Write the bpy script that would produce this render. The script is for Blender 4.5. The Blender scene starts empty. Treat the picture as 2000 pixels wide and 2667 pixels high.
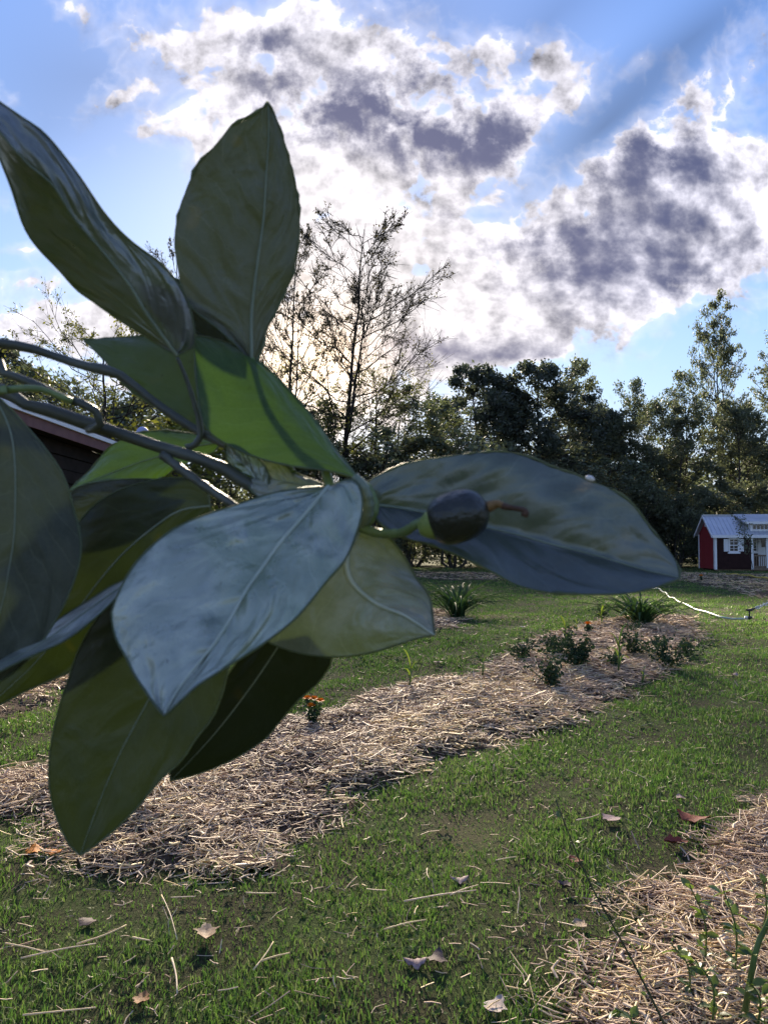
import bpy, math, random
import numpy as np
from mathutils import Vector, Matrix

R = math.radians
sc = bpy.context.scene
COL = sc.collection
rng = np.random.default_rng(7)
random.seed(7)

# ------------------------------------------------------------------ camera
F_PX, CX, CY = 2014.0, 1000.0, 1333.5       # focal length and centre in photograph pixels
CAM_H, TILT = 1.5, math.atan(82 / 2014.0)
cam_d = bpy.data.cameras.new('camera')
cam = bpy.data.objects.new('camera', cam_d); COL.objects.link(cam)
cam.location = (0, 0, CAM_H); cam.rotation_euler = (R(90) + TILT, 0, 0)
cam_d.sensor_fit = 'VERTICAL'; cam_d.sensor_height = 36.0; cam_d.lens = 36.0 * F_PX / 2667.0
cam_d.clip_start = 0.02; cam_d.clip_end = 5000
cam_d.dof.use_dof = True; cam_d.dof.focus_distance = 3.2; cam_d.dof.aperture_fstop = 23.0
sc.camera = cam
FWD = np.array([0, math.cos(TILT), math.sin(TILT)])
UP = np.array([0, -math.sin(TILT), math.cos(TILT)])
RT = np.array([1.0, 0, 0])
CAMP = np.array([0, 0, CAM_H])

def ray(px, py):
    return FWD + RT * ((px - CX) / F_PX) + UP * ((CY - py) / F_PX)
def P(px, py, d):                            # point at depth d along the view axis
    return CAMP + ray(px, py) * d
def G(px, py, z=0.0):                        # where the sight line meets the ground
    r = ray(px, py)
    return CAMP + r * ((z - CAM_H) / r[2])
def AT(px, py, y):                           # point at world distance y
    r = ray(px, py)
    return CAMP + r * (y / r[1])

# ------------------------------------------------------------------ light
SUN_PX = (795, 590)
sr = ray(*SUN_PX); sr = sr / np.linalg.norm(sr)
SUN_EL = math.asin(sr[2]); SUN_AZ = math.atan2(sr[0], sr[1])     # azimuth from +Y towards +X
sun_d = bpy.data.lights.new('sun', 'SUN'); sun_d.energy = 5.0; sun_d.angle = R(4.0); sun_d.color = (1.0, 0.85, 0.64)
sun = bpy.data.objects.new('sun', sun_d); COL.objects.link(sun)
sun.rotation_euler = Vector((-sr[0], -sr[1], -sr[2])).to_track_quat('-Z', 'Y').to_euler()
sun.location = (-5, 40, 30)
sc.view_settings.view_transform = 'Standard'; sc.view_settings.look = 'None'
sc.view_settings.gamma = 1.0; sc.view_settings.exposure = 1.42; sc.view_settings.use_curve_mapping = False
sc.cycles.use_denoising = True
sc.cycles.max_bounces = 6; sc.cycles.diffuse_bounces = 2; sc.cycles.glossy_bounces = 2
sc.cycles.transmission_bounces = 6; sc.cycles.transparent_max_bounces = 6
sc.cycles.sample_clamp_indirect = 6.0

# ---- small expression helper for node graphs
class X:
    def __init__(s, nt, sock): s.nt, s.k = nt, sock
    def _m(s, op, *a):
        n = s.nt.nodes.new('ShaderNodeMath'); n.operation = op
        for i, v in enumerate((s,) + a):
            if isinstance(v, X): s.nt.links.new(v.k, n.inputs[i])
            else: n.inputs[i].default_value = v
        return X(s.nt, n.outputs[0])
    def __add__(s, o): return s._m('ADD', o)
    def __sub__(s, o): return s._m('SUBTRACT', o)
    def __mul__(s, o): return s._m('MULTIPLY', o)
    def __truediv__(s, o): return s._m('DIVIDE', o)
    def mx(s, o): return s._m('MAXIMUM', o)
    def mn(s, o): return s._m('MINIMUM', o)
    def pw(s, o): return s._m('POWER', o)
    def ab(s): return s._m('ABSOLUTE')
    def sm(s, a, b):                          # smoothstep
        n = s.nt.nodes.new('ShaderNodeMapRange'); n.interpolation_type = 'SMOOTHSTEP'
        s.nt.links.new(s.k, n.inputs[0]); n.inputs[1].default_value = a; n.inputs[2].default_value = b
        return X(s.nt, n.outputs[0])
    def exp2n(s): # e^-x
        n = s.nt.nodes.new('ShaderNodeMath'); n.operation = 'POWER'; n.inputs[0].default_value = math.exp(-1)
        s.nt.links.new(s.k, n.inputs[1]); return X(s.nt, n.outputs[0])
def comb(nt, x, y, z):
    n = nt.nodes.new('ShaderNodeCombineXYZ')
    for i, v in enumerate((x, y, z)):
        if isinstance(v, X): nt.links.new(v.k, n.inputs[i])
        else: n.inputs[i].default_value = v
    return X(nt, n.outputs[0])
def noise(nt, vec, scale, detail=4, rough=.55, dist=0.0, lac=2.0, dims='3D'):
    n = nt.nodes.new('ShaderNodeTexNoise'); n.noise_dimensions = dims; n.inputs['Scale'].default_value = scale
    n.inputs['Detail'].default_value = detail; n.inputs['Roughness'].default_value = rough
    n.inputs['Distortion'].default_value = dist; n.inputs['Lacunarity'].default_value = lac
    if vec is not None: nt.links.new(vec.k, n.inputs['Vector'])
    return X(nt, n.outputs[0])
def mixc(nt, f, a, b):
    n = nt.nodes.new('ShaderNodeMix'); n.data_type = 'RGBA'
    for sock, v in ((n.inputs[0], f), (n.inputs[6], a), (n.inputs[7], b)):
        if isinstance(v, X): nt.links.new(v.k, sock)
        elif isinstance(v, (int, float)): sock.default_value = v
        else: sock.default_value = (*v, 1)
    return X(nt, n.outputs[2])
def scalec(nt, c, f):
    n = nt.nodes.new('ShaderNodeVectorMath'); n.operation = 'SCALE'
    nt.links.new(c.k, n.inputs[0])
    if isinstance(f, X): nt.links.new(f.k, n.inputs['Scale'])
    else: n.inputs['Scale'].default_value = f
    return X(nt, n.outputs[0])

# ------------------------------------------------------------------ world: Nishita sky with broken cloud
world = bpy.data.worlds.new('World'); sc.world = world; world.use_nodes = True
wt = world.node_tree; wt.nodes.clear()
world.cycles.sampling_method = 'NONE'
def build_sky():
    nt = wt
    out = nt.nodes.new('ShaderNodeOutputWorld'); bg = nt.nodes.new('ShaderNodeBackground')
    bg.inputs['Strength'].default_value = 0.1
    nt.links.new(bg.outputs[0], out.inputs[0])
    sky = nt.nodes.new('ShaderNodeTexSky'); sky.sky_type = 'NISHITA'; sky.sun_disc = False
    sky.sun_elevation = SUN_EL; sky.sun_rotation = SUN_AZ
    sky.altitude = 200; sky.air_density = 1.0; sky.dust_density = 0.15; sky.ozone_density = 2.5
    hs = nt.nodes.new('ShaderNodeHueSaturation'); hs.inputs['Saturation'].default_value = 1.22; hs.inputs['Value'].default_value = SKYV
    hs.inputs['Hue'].default_value = 0.520
    nt.links.new(sky.outputs[0], hs.inputs['Color']); blue = X(nt, hs.outputs[0])
    def vm(op, a_, b_):
        n = nt.nodes.new('ShaderNodeVectorMath'); n.operation = op; nt.links.new(a_.k, n.inputs[0])
        if isinstance(b_, X): nt.links.new(b_.k, n.inputs[1])
        else: n.inputs[1].default_value = b_
        return X(nt, n.outputs[0])
    blue = vm('DIVIDE', blue, vm('ADD', scalec(nt, blue, .085), (1, 1, 1)))      # thin veil evens out the glare round the sun
    tc = nt.nodes.new('ShaderNodeTexCoord'); sep = nt.nodes.new('ShaderNodeSeparateXYZ')
    nt.links.new(tc.outputs['Generated'], sep.inputs[0])
    dx, dy, dz = (X(nt, sep.outputs[i]) for i in range(3))
    yy = dy.mx(0.03); u = dx / yy; v = dz / yy
    uv = comb(nt, u, v, 0.0)
    zz = dz.mx(0.0) + 0.16
    q = comb(nt, dx / zz, dy / zz, 0.0)       # flat cloud layer seen in perspective
    def uvp(px, py):
        r = ray(px, py); return r[0] / r[1], r[2] / r[1]
    def field(blobs):
        acc = None
        for (px, py, rx, ry, ang, w) in blobs:
            cu, cv = uvp(px, py)
            m = nt.nodes.new('ShaderNodeTexGradient'); m.gradient_type = 'QUADRATIC_SPHERE'
            tm = m.texture_mapping; tm.vector_type = 'TEXTURE'; tm.translation = (cu, cv, 0); tm.rotation = (0, 0, R(ang))
            tm.scale = (3.0 * rx / F_PX, 3.0 * ry / F_PX, 1)
            nt.links.new(uv.k, m.inputs['Vector'])
            g = X(nt, m.outputs['Fac'])
            acc = g * w if acc is None else g._m('MULTIPLY_ADD', w, acc)
        return acc
    cover = field(COVER); thick = field(THICK); shade = field(RAYS)
    # fine structure: cloud layer flattening towards the horizon
    vq = (v.mx(0.0) + 0.25).pw(0.62) * 1.55
    uq = comb(nt, u, vq, 0.3)
    warp = noise(nt, uq, 9.0, 2, .5, dims='2D')
    n1 = noise(nt, uq, 7.0, 10, .62, .04, dims='2D')
    su, sv = uvp(*GLARE_PX)
    tu = (u * -1.0 + su) * 0.05; tv = (vq * -1.0 + 1.0) * 0.05
    uq2 = comb(nt, u + tu, vq + tv, 0.3)
    n1b = noise(nt, uq2, 7.0, 5, .60, .04, dims='2D')
    uqw = comb(nt, u + (warp - .5) * .06, vq + (warp - .5) * .06, 0.0)
    bl = (noise(nt, uqw, 13.0, 3, .55, dims='2D') - .5).ab() * -3.2 + 0.42           # billows: creased round lumps
    n2 = noise(nt, q, 1.3, 3, .6, dims='2D')
    edge = n1b - n1
    dens = cover * 1.1 + (n1 - 0.5) * 2.5 + bl * .6 + (n2 - 0.5) * 0.9 - 0.34
    alpha = dens.sm(0.0, 0.30)
    wisp = (dens + 0.5).sm(0.0, 0.7) * 0.30
    alpha = alpha.mx(wisp)
    nk = noise(nt, uq, 4.2, 6, .58, .08, dims='2D')
    th = (thick * 1.2 + (nk - 0.5) * 1.35 + bl * -.45 + edge * -2.0 - 0.04).sm(-0.25, 1.25)
    th = th * dens.sm(0.05, 0.75)
    dn = nt.nodes.new('ShaderNodeVectorMath'); dn.operation = 'DOT_PRODUCT'
    gr = ray(*GLARE_PX); gr = gr / np.linalg.norm(gr)
    nt.links.new(tc.outputs['Generated'], dn.inputs[0]); dn.inputs[1].default_value = tuple(gr)
    ca = X(nt, dn.outputs['Value'])
    s2 = (ca * -1.0 + 1.0) * 2.0               # ~ angle^2
    glow = (s2 / 0.008).exp2n(); glow2 = (s2 / 0.10).exp2n()
    white = mixc(nt, glow2, (3.35, 3.3, 3.75), (3.75, 3.5, 3.45))
    white = scalec(nt, white, edge * 3.4 + bl * .42 + .95)
    dark = mixc(nt, glow2, (.42, .50, .98), (1.15, 1.08, 1.45))
    cloud = mixc(nt, th, white, dark)
    cloud = scalec(nt, cloud, glow * .7 + 1.0)
    # the Nishita sky, dimmed where cloud shadow falls through the air
    blue = scalec(nt, blue, shade * 1.0 + 1.0)
    blue = mixc(nt, (dz.mx(0.0) / 0.16).exp2n() * .75, blue, (1.9, 2.4, 3.6))
    col = mixc(nt, alpha, blue, cloud)
    gl = nt.nodes.new('ShaderNodeMix'); gl.data_type = 'RGBA'; gl.blend_type = 'ADD'; gl.inputs[0].default_value = 1
    nt.links.new(col.k, gl.inputs[6])
    ws = scalec(nt, comb(nt, 1.0, .66, .28), (s2 / 0.0045).exp2n() * 7.0 + glow * 2.0)
    nt.links.new(ws.k, gl.inputs[7])
    nt.links.new(gl.outputs[2], bg.inputs['Color'])
GLARE_PX = (810, 985)                          # brightest thin cloud, low between the trunks
SKYV = 1.12
# (px, py, half width, half height, angle, weight) in photograph pixels, turned into sky directions
COVER = [
    (760, 90, 330, 110, 6, .62), (480, 110, 110, 80, 20, .5), (620, 330, 130, 110, 0, .45), (560, 250, 80, 150, 0, .35), (1000, 320, 330, 140, -10, .7),
    (1380, 120, 110, 65, -20, .7), (1500, 240, 120, 75, 15, .6), (1290, 330, 170, 130, -10, .6), (1000, 500, 300, 90, 0, .42),
    (1690, 400, 170, 120, -10, .7), (1800, 560, 170, 120, -10, .6), (1890, 240, 130, 110, 0, .7), (1960, 430, 100, 70, 0, .6), (1985, 60, 60, 90, 0, .5),
    (1600, 570, 260, 130, 10, .6), (1550, 690, 330, 100, 5, .6), (1250, 640, 280, 70, 6, .5), (1200, 770, 330, 70, 0, .42), (1150, 700, 300, 18, 4, -.35), (1350, 820, 300, 18, -2, -.4),
    (1260, 910, 330, 55, -3, .6), (950, 800, 220, 160, 0, .55), (830, 640, 160, 90, 0, .3), (820, 960, 200, 120, 0, .5),
    (120, 840, 210, 55, 5, 1.1), (80, 730, 140, 30, 0, .9), (60, 650, 110, 18, 0, .8), (300, 850, 120, 40, 0, .6), (380, 345, 50, 26, 20, .7), (215, 412, 65, 20, 10, .65), (215, 45, 85, 40, -35, .75),
    (345, 240, 50, 16, 25, .55), (20, 540, 45, 80, 0, .5), (1670, 150, 75, 36, 35, .75), (30, 255, 70, 24, -30, .45), (150, 560, 30, 14, 0, .3),
    (150, 240, 300, 190, 0, -.55), (330, 560, 220, 200, 0, -.55), (1250, 10, 170, 50, 0, -.5), (1600, 40, 200, 80, 0, -.5), (1880, 880, 200, 110, 0, -.6), (1450, 800, 300, 50, 3, .6), (1750, 700, 200, 80, 8, .7), (850, 560, 60, 25, 0, -.5), (1130, 500, 60, 20, 0, -.4),
    (1550, 330, 230, 60, 42, -1.1), (1720, 90, 120, 60, 30, -.5), (1560, 60, 120, 60, 0, -.3), (1250, 560, 40, 14, 0, -.5), (940, 610, 110, 40, 0, -.3), (300, 80, 70, 110, 0, -.35), (1700, 940, 200, 40, 0, -.4), (1400, 905, 230, 40, 0, .55), (1050, 900, 200, 50, 0, .4), (300, 760, 130, 60, 0, -.2),
]
THICK = [
    (1130, 310, 240, 95, -8, 1.0), (760, 270, 120, 60, 0, .5), (1270, 410, 130, 60, 0, .8), (690, 105, 75, 60, 0, .9), (1000, 290, 140, 60, 0, .7), (840, 330, 130, 50, 10, .4),
    (1050, 430, 70, 60, 0, .5), (1710, 380, 140, 90, -5, .95), (1840, 430, 90, 70, 0, .6), (1750, 560, 170, 100, 5, .5), (1150, 560, 60, 25, 0, .7),
    (1290, 650, 200, 35, 8, .65), (1600, 700, 260, 70, 8, .7), (1750, 760, 150, 50, 5, .5), (1450, 720, 160, 40, 8, .4), (1190, 915, 190, 40, -3, .9), (1450, 930, 120, 25, 0, .6), (1110, 130, 60, 80, 0, .6),
    (1900, 190, 60, 50, 0, .55), (900, 200, 120, 50, 0, .35), (790, 800, 70, 60, 0, .5), (1380, 610, 160, 40, 0, .4), (800, 130, 330, 60, 0, -.1),
    (1380, 120, 110, 60, 0, -.5), (1500, 240, 120, 60, 0, -.5), (900, 470, 250, 60, 0, -.4), (1950, 420, 100, 60, 0, -.4), (800, 640, 300, 90, 0, -.5), (1000, 760, 250, 70, 0, -.4), (500, 110, 110, 70, 0, -.3), (100, 840, 170, 60, 0, -.3),
]
RAYS = [(1570, 330, 290, 60, 40, -.45), (1800, 100, 300, 50, 38, -.25), (1420, 60, 260, 60, 45, -.2), (120, 330, 180, 160, 0, -.15), (250, 200, 250, 130, 0, -.2), (1080, 40, 180, 90, 0, -.25)]
build_sky()

# ------------------------------------------------------------------ material helpers
MAT = {}
def newmat(name):
    m = bpy.data.materials.new(name); m.use_nodes = True
    nt = m.node_tree; nt.nodes.clear()
    o = nt.nodes.new('ShaderNodeOutputMaterial'); MAT[name] = m
    return m, nt, o
def princ(nt, base=None, rough=.6, spec=.4, metal=0.0):
    b = nt.nodes.new('ShaderNodeBsdfPrincipled')
    b.inputs['Roughness'].default_value = rough; b.inputs['Specular IOR Level'].default_value = spec; b.inputs['Metallic'].default_value = metal
    if isinstance(base, X): nt.links.new(base.k, b.inputs['Base Color'])
    elif base is not None: b.inputs['Base Color'].default_value = (*base, 1)
    return b
def objco(nt, which='Object'):
    t = nt.nodes.new('ShaderNodeTexCoord'); return X(nt, t.outputs[which])
def bump(nt, h, strength, dist, bsdf):
    b = nt.nodes.new('ShaderNodeBump'); b.inputs['Strength'].default_value = strength; b.inputs['Distance'].default_value = dist
    nt.links.new(h.k, b.inputs['Height']); nt.links.new(b.outputs[0], bsdf.inputs['Normal']); return b
def simple(name, c1, c2, scale=8, rough=.6, spec=.4, bstr=.2, bdist=.005, detail=5, metal=0.0):
    m, nt, o = newmat(name); co = objco(nt)
    n = noise(nt, co, scale, detail)
    b = princ(nt, mixc(nt, n.sm(.3, .7), c1, c2), rough, spec, metal)
    if bstr: bump(nt, n, bstr, bdist, b)
    nt.links.new(b.outputs[0], o.inputs[0]); return m
def attr(nt, name):
    a = nt.nodes.new('ShaderNodeAttribute'); a.attribute_name = name; return X(nt, a.outputs['Fac'])
def ramp(nt, f, stops):
    r = nt.nodes.new('ShaderNodeValToRGB'); e = r.color_ramp.elements
    while len(e) < len(stops): e.new(.5)
    for i, (p, c) in enumerate(stops): e[i].position = p; e[i].color = (*c, 1)
    nt.links.new(f.k, r.inputs[0]); return X(nt, r.outputs[0])
def foliage(name, stops, trans=(.2, .35, .04), tw=.3, rough=.55, spec=.35):
    """leaf faces: colour from a per-leaf tint, some light passes through"""
    m, nt, o = newmat(name)
    c = ramp(nt, attr(nt, 'tint'), stops)
    b = princ(nt, c, rough, spec)
    t = nt.nodes.new('ShaderNodeBsdfTranslucent')
    mul = nt.nodes.new('ShaderNodeMix'); mul.data_type = 'RGBA'; mul.inputs[0].default_value = .6
    nt.links.new(c.k, mul.inputs[6]); mul.inputs[7].default_value = (*trans, 1)
    nt.links.new(mul.outputs[2], t.inputs['Color'])
    x = nt.nodes.new('ShaderNodeMixShader'); x.inputs[0].default_value = tw
    nt.links.new(b.outputs[0], x.inputs[1]); nt.links.new(t.outputs[0], x.inputs[2]); nt.links.new(x.outputs[0], o.inputs[0])
    return m

# ------------------------------------------------------------------ mesh helpers
def mesh_obj(name, V, Fs, mat, parent=None, tint=None, smooth=False, loc=None, uv=None, mats=None, midx=None):
    """V: (n,3); Fs: list of arrays, each (m,k)"""
    V = np.asarray(V, dtype=np.float32)
    if loc is not None: V = V - np.asarray(loc, dtype=np.float32)
    if not isinstance(Fs, list): Fs = [Fs]
    Fs = [np.asarray(f, dtype=np.int32) for f in Fs if len(f)]
    me = bpy.data.meshes.new(name)
    me.vertices.add(len(V)); me.vertices.foreach_set('co', V.ravel())
    li = np.concatenate([f.ravel() for f in Fs]); tot = np.concatenate([np.full(len(f), f.shape[1], dtype=np.int32) for f in Fs])
    st = np.concatenate([[0], np.cumsum(tot)[:-1]]).astype(np.int32)
    me.loops.add(len(li)); me.loops.foreach_set('vertex_index', li.astype(np.int32))
    me.polygons.add(len(tot)); me.polygons.foreach_set('loop_start', st); me.polygons.foreach_set('loop_total', tot)
    me.polygons.foreach_set('use_smooth', np.full(len(tot), bool(smooth)))
    if tint is not None:
        a = me.attributes.new('tint', 'FLOAT', 'POINT'); a.data.foreach_set('value', np.asarray(tint, dtype=np.float32))
    if uv is not None:
        ul = me.uv_layers.new(name='UVMap'); ul.data.foreach_set('uv', np.asarray(uv, dtype=np.float32)[li].ravel())
    me.update(); me.validate()
    for m in (mats or [mat]): me.materials.append(m if not isinstance(m, str) else MAT[m])
    if midx is not None: me.polygons.foreach_set('material_index', np.asarray(midx, dtype=np.int32))
    o = bpy.data.objects.new(name, me); COL.objects.link(o)
    if parent is not None: o.parent = parent
    return o
def tag(o, label=None, cat=None, group=None, kind=None):
    if label: o['label'] = label
    if cat: o['category'] = cat
    if group: o['group'] = group
    if kind: o['kind'] = kind
    return o
def thing(name, label, cat, loc=(0, 0, 0), group=None):
    o = bpy.data.objects.new(name, None); COL.objects.link(o); o.location = tuple(float(c) for c in loc)
    o.empty_display_size = .1
    return tag(o, label, cat, group)

class MB:
    """collects boxes and tubes into one mesh"""
    def __init__(s): s.V = []; s.F4 = []; s.F3 = []; s.n = 0
    def add(s, V, F4=(), F3=()):
        V = np.asarray(V, dtype=float); s.V.append(V)
        if len(F4): s.F4.append(np.asarray(F4) + s.n)
        if len(F3): s.F3.append(np.asarray(F3) + s.n)
        s.n += len(V); return s
    def box(s, x0, x1, y0, y1, z0, z1):
        V = [(x, y, z) for z in (z0, z1) for y in (y0, y1) for x in (x0, x1)]
        return s.add(V, [(0, 2, 3, 1), (4, 5, 7, 6), (0, 1, 5, 4), (2, 6, 7, 3), (0, 4, 6, 2), (1, 3, 7, 5)])
    def hexa(s, pts):  # 8 points ordered as box
        return s.add(pts, [(0, 2, 3, 1), (4, 5, 7, 6), (0, 1, 5, 4), (2, 6, 7, 3), (0, 4, 6, 2), (1, 3, 7, 5)])
    def tube(s, pts, rad, sides=6, cap=True):
        V, F4, F3 = tube(pts, rad, sides, cap); return s.add(V, F4, F3)
    def build(s, name, mat, parent=None, smooth=False, loc=None, tint=None):
        Fs = []
        if s.F4: Fs.append(np.concatenate(s.F4))
        if s.F3: Fs.append(np.concatenate(s.F3))
        return mesh_obj(name, np.concatenate(s.V), Fs, mat, parent, tint, smooth, loc)
def tube(pts, rad, sides=6, cap=True):
    pts = np.asarray(pts, dtype=float); n = len(pts)
    rad = np.broadcast_to(np.asarray(rad, dtype=float), (n,))
    T = np.gradient(pts, axis=0); T /= np.linalg.norm(T, axis=1)[:, None] + 1e-12
    ref = np.array([0, 0, 1.0]) if abs(T[0][2]) < .9 else np.array([1.0, 0, 0])
    A = np.cross(T, ref); bad = np.linalg.norm(A, axis=1) < 1e-3
    A[bad] = np.cross(T[bad], np.array([0, 1.0, 0])); A /= np.linalg.norm(A, axis=1)[:, None]
    for i in range(1, n):
        a = A[i - 1] - T[i] * np.dot(A[i - 1], T[i]); L = np.linalg.norm(a)
        if L > 1e-6: A[i] = a / L
    B = np.cross(T, A); th = np.arange(sides) / sides * 2 * np.pi
    V = (pts[:, None] + rad[:, None, None] * (np.cos(th)[None, :, None] * A[:, None] + np.sin(th)[None, :, None] * B[:, None])).reshape(-1, 3)
    i = np.arange(n - 1)[:, None] * sides; j = np.arange(sides)[None, :]; j2 = (j + 1) % sides
    F4 = np.stack([i + j, i + j2, i + sides + j2, i + sides + j], -1).reshape(-1, 4)
    F3 = np.zeros((0, 3), int)
    if cap:
        V = np.vstack([V, pts[0], pts[-1]]); c0 = n * sides
        jj = np.arange(sides); k2 = (jj + 1) % sides; e = (n - 1) * sides
        F3 = np.vstack([np.stack([np.full(sides, c0), k2, jj], -1), np.stack([np.full(sides, c0 + 1), e + jj, e + k2], -1)])
    return V, F4, F3
def crom(pts, n):
    """smooth resample of a polyline by arc length"""
    p = np.asarray(pts, dtype=float)
    if len(p) == 2:
        t = np.linspace(0, 1, n)[:, None]; return p[0] * (1 - t) + p[1] * t
    e = np.vstack([2 * p[0] - p[1], p, 2 * p[-1] - p[-2]]); out = []
    for i in range(1, len(e) - 2):
        t = np.linspace(0, 1, 14, endpoint=False)[:, None]
        a, b, c, d = e[i - 1], e[i], e[i + 1], e[i + 2]
        out.append(.5 * ((2 * b) + (c - a) * t + (2 * a - 5 * b + 4 * c - d) * t ** 2 + (3 * b - a - 3 * c + d) * t ** 3))
    out = np.vstack(out + [p[-1:]])
    s = np.concatenate([[0], np.cumsum(np.linalg.norm(np.diff(out[:, :min(3, out.shape[1])], axis=0), axis=1))])
    q = np.linspace(0, s[-1], n)
    return np.stack([np.interp(q, s, out[:, k]) for k in range(out.shape[1])], 1)

# ------------------------------------------------------------------ materials
# lawn floor: dark soil with thatch
m, nt, o = newmat('soil_lawn'); co = objco(nt)
n = noise(nt, co, 2.2, 6, .6); n2 = noise(nt, co, 60, 5, .7); n3 = noise(nt, co, .35, 4, .6)
c = mixc(nt, n2.sm(.35, .7), (.030, .028, .018), (.085, .085, .035)); c = mixc(nt, n.sm(.4, .65), c, (.055, .085, .022)); c = mixc(nt, n3.sm(.5, .7) * .6, c, (.15, .13, .07))
b = princ(nt, c, .95, .1); bump(nt, n2, .8, .03, b); nt.links.new(b.outputs[0], o.inputs[0])
simple('soil_bed', (.035, .024, .018), (.13, .092, .065), 40, .95, .1, .8, .03)
foliage('grass', [(0, (.016, .036, .014)), (.45, (.050, .122, .032)), (.75, (.115, .220, .052)), (.88, (.23, .24, .08)), (1, (.46, .37, .23))], (.18, .36, .05), .40, .5, .3)
foliage('straw', [(0, (.09, .055, .042)), (.25, (.34, .23, .165)), (.55, (.70, .52, .38)), (.8, (.85, .67, .47)), (1, (.88, .69, .35))], (.6, .45, .2), .22, .55, .35)
foliage('leaf_tree', [(0, (.070, .078, .056)), (.5, (.118, .130, .085)), (1, (.18, .195, .11))], (.20, .24, .10), .42)
foliage('leaf_pine', [(0, (.026, .034, .026)), (.5, (.066, .078, .058)), (1, (.105, .12, .08))], (.11, .14, .07), .33)
foliage('leaf_pale', [(0, (.07, .085, .06)), (.5, (.12, .14, .095)), (1, (.20, .22, .14))], (.20, .25, .07), .3)
foliage('leaf_yellow', [(0, (.07, .085, .02)), (.5, (.13, .15, .03)), (1, (.22, .22, .05))], (.35, .36, .04), .35)
foliage('leaf_bud', [(0, (.03, .028, .022)), (.5, (.06, .055, .035)), (1, (.12, .11, .05))], (.2, .18, .06), .2)
foliage('leaf_herb', [(0, (.016, .030, .020)), (.5, (.030, .055, .032)), (1, (.05, .08, .045))], (.08, .15, .04), .2, .75, .12)
foliage('leaf_daylily', [(0, (.020, .045, .022)), (.5, (.040, .080, .034)), (1, (.09, .15, .05))], (.12, .25, .05), .25, .65, .15)
foliage('leaf_corn', [(0, (.10, .17, .03)), (.5, (.17, .27, .04)), (1, (.28, .36, .07))], (.45, .6, .05), .4, .45)
foliage('leaf_weed', [(0, (.03, .055, .022)), (.5, (.055, .095, .035)), (1, (.10, .15, .05))], (.2, .3, .05), .3, .8, .08)
foliage('leaf_rose', [(0, (.035, .060, .025)), (.5, (.06, .105, .035)), (1, (.14, .19, .05))], (.3, .45, .05), .35, .4, .5)
simple('bark', (.035, .030, .026), (.085, .075, .065), 6, .9, .2, .5, .02)
simple('bark_dark', (.018, .016, .014), (.05, .043, .037), 6, .9, .2, .5, .02)
simple('white_paint', (.74, .75, .78), (.80, .80, .82), 3, .5, .4, .05)
simple('red_board', (.26, .028, .035), (.31, .036, .042), 4, .6, .35, .1)
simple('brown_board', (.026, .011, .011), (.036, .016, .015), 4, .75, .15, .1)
simple('roof_metal', (.50, .53, .60), (.60, .62, .68), 2, .38, .6, .05, metal=.35)
simple('glass_dark', (.012, .014, .018), (.02, .022, .028), 2, .08, .6, 0)
simple('deck_wood', (.16, .12, .085), (.24, .18, .13), 9, .8, .2, .3)
simple('shingle', (.035, .028, .030), (.085, .066, .068), 22, .9, .2, .6, .01)
simple('fascia_paint', (.16, .085, .085), (.20, .11, .105), 6, .8, .15, .1)
simple('dark_siding', (.016, .012, .010), (.028, .021, .018), 5, .9, .1, .2)
simple('hose_green', (.34, .42, .33), (.52, .58, .48), 12, .4, .5, 0)
simple('black_plastic', (.012, .014, .014), (.03, .034, .03), 8, .35, .5, 0)
simple('yellow_cord', (.55, .42, .06), (.65, .52, .10), 8, .5, .4, 0)
simple('petal', (.75, .17, .012), (.85, .32, .02), 40, .6, .2, .3, .003)
simple('stem_green', (.06, .11, .03), (.11, .17, .05), 20, .5, .4, .1)
simple('dome_blue', (.30, .32, .52), (.38, .40, .60), 5, .5, .4, 0)
for nm, c1, c2 in (('dry_brown', (.18, .085, .035), (.30, .15, .06)), ('dry_mauve', (.20, .13, .13), (.34, .24, .23)), ('dry_tan', (.28, .19, .12), (.40, .30, .20)),
                   ('dry_red', (.13, .028, .018), (.24, .055, .030)), ('dry_dark', (.07, .045, .045), (.13, .09, .08)), ('dry_orange', (.42, .13, .015), (.60, .22, .03)),
                   ('dry_white', (.36, .29, .25), (.50, .42, .36))):
    simple(nm, c1, c2, 60, .7, .25, .5, .002)
m, nt, o = newmat('water')
b = princ(nt, (.8, .86, .95), .12, .5); b.inputs['Transmission Weight'].default_value = .55; b.inputs['IOR'].default_value = 1.33
nt.links.new(b.outputs[0], o.inputs[0])

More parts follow.
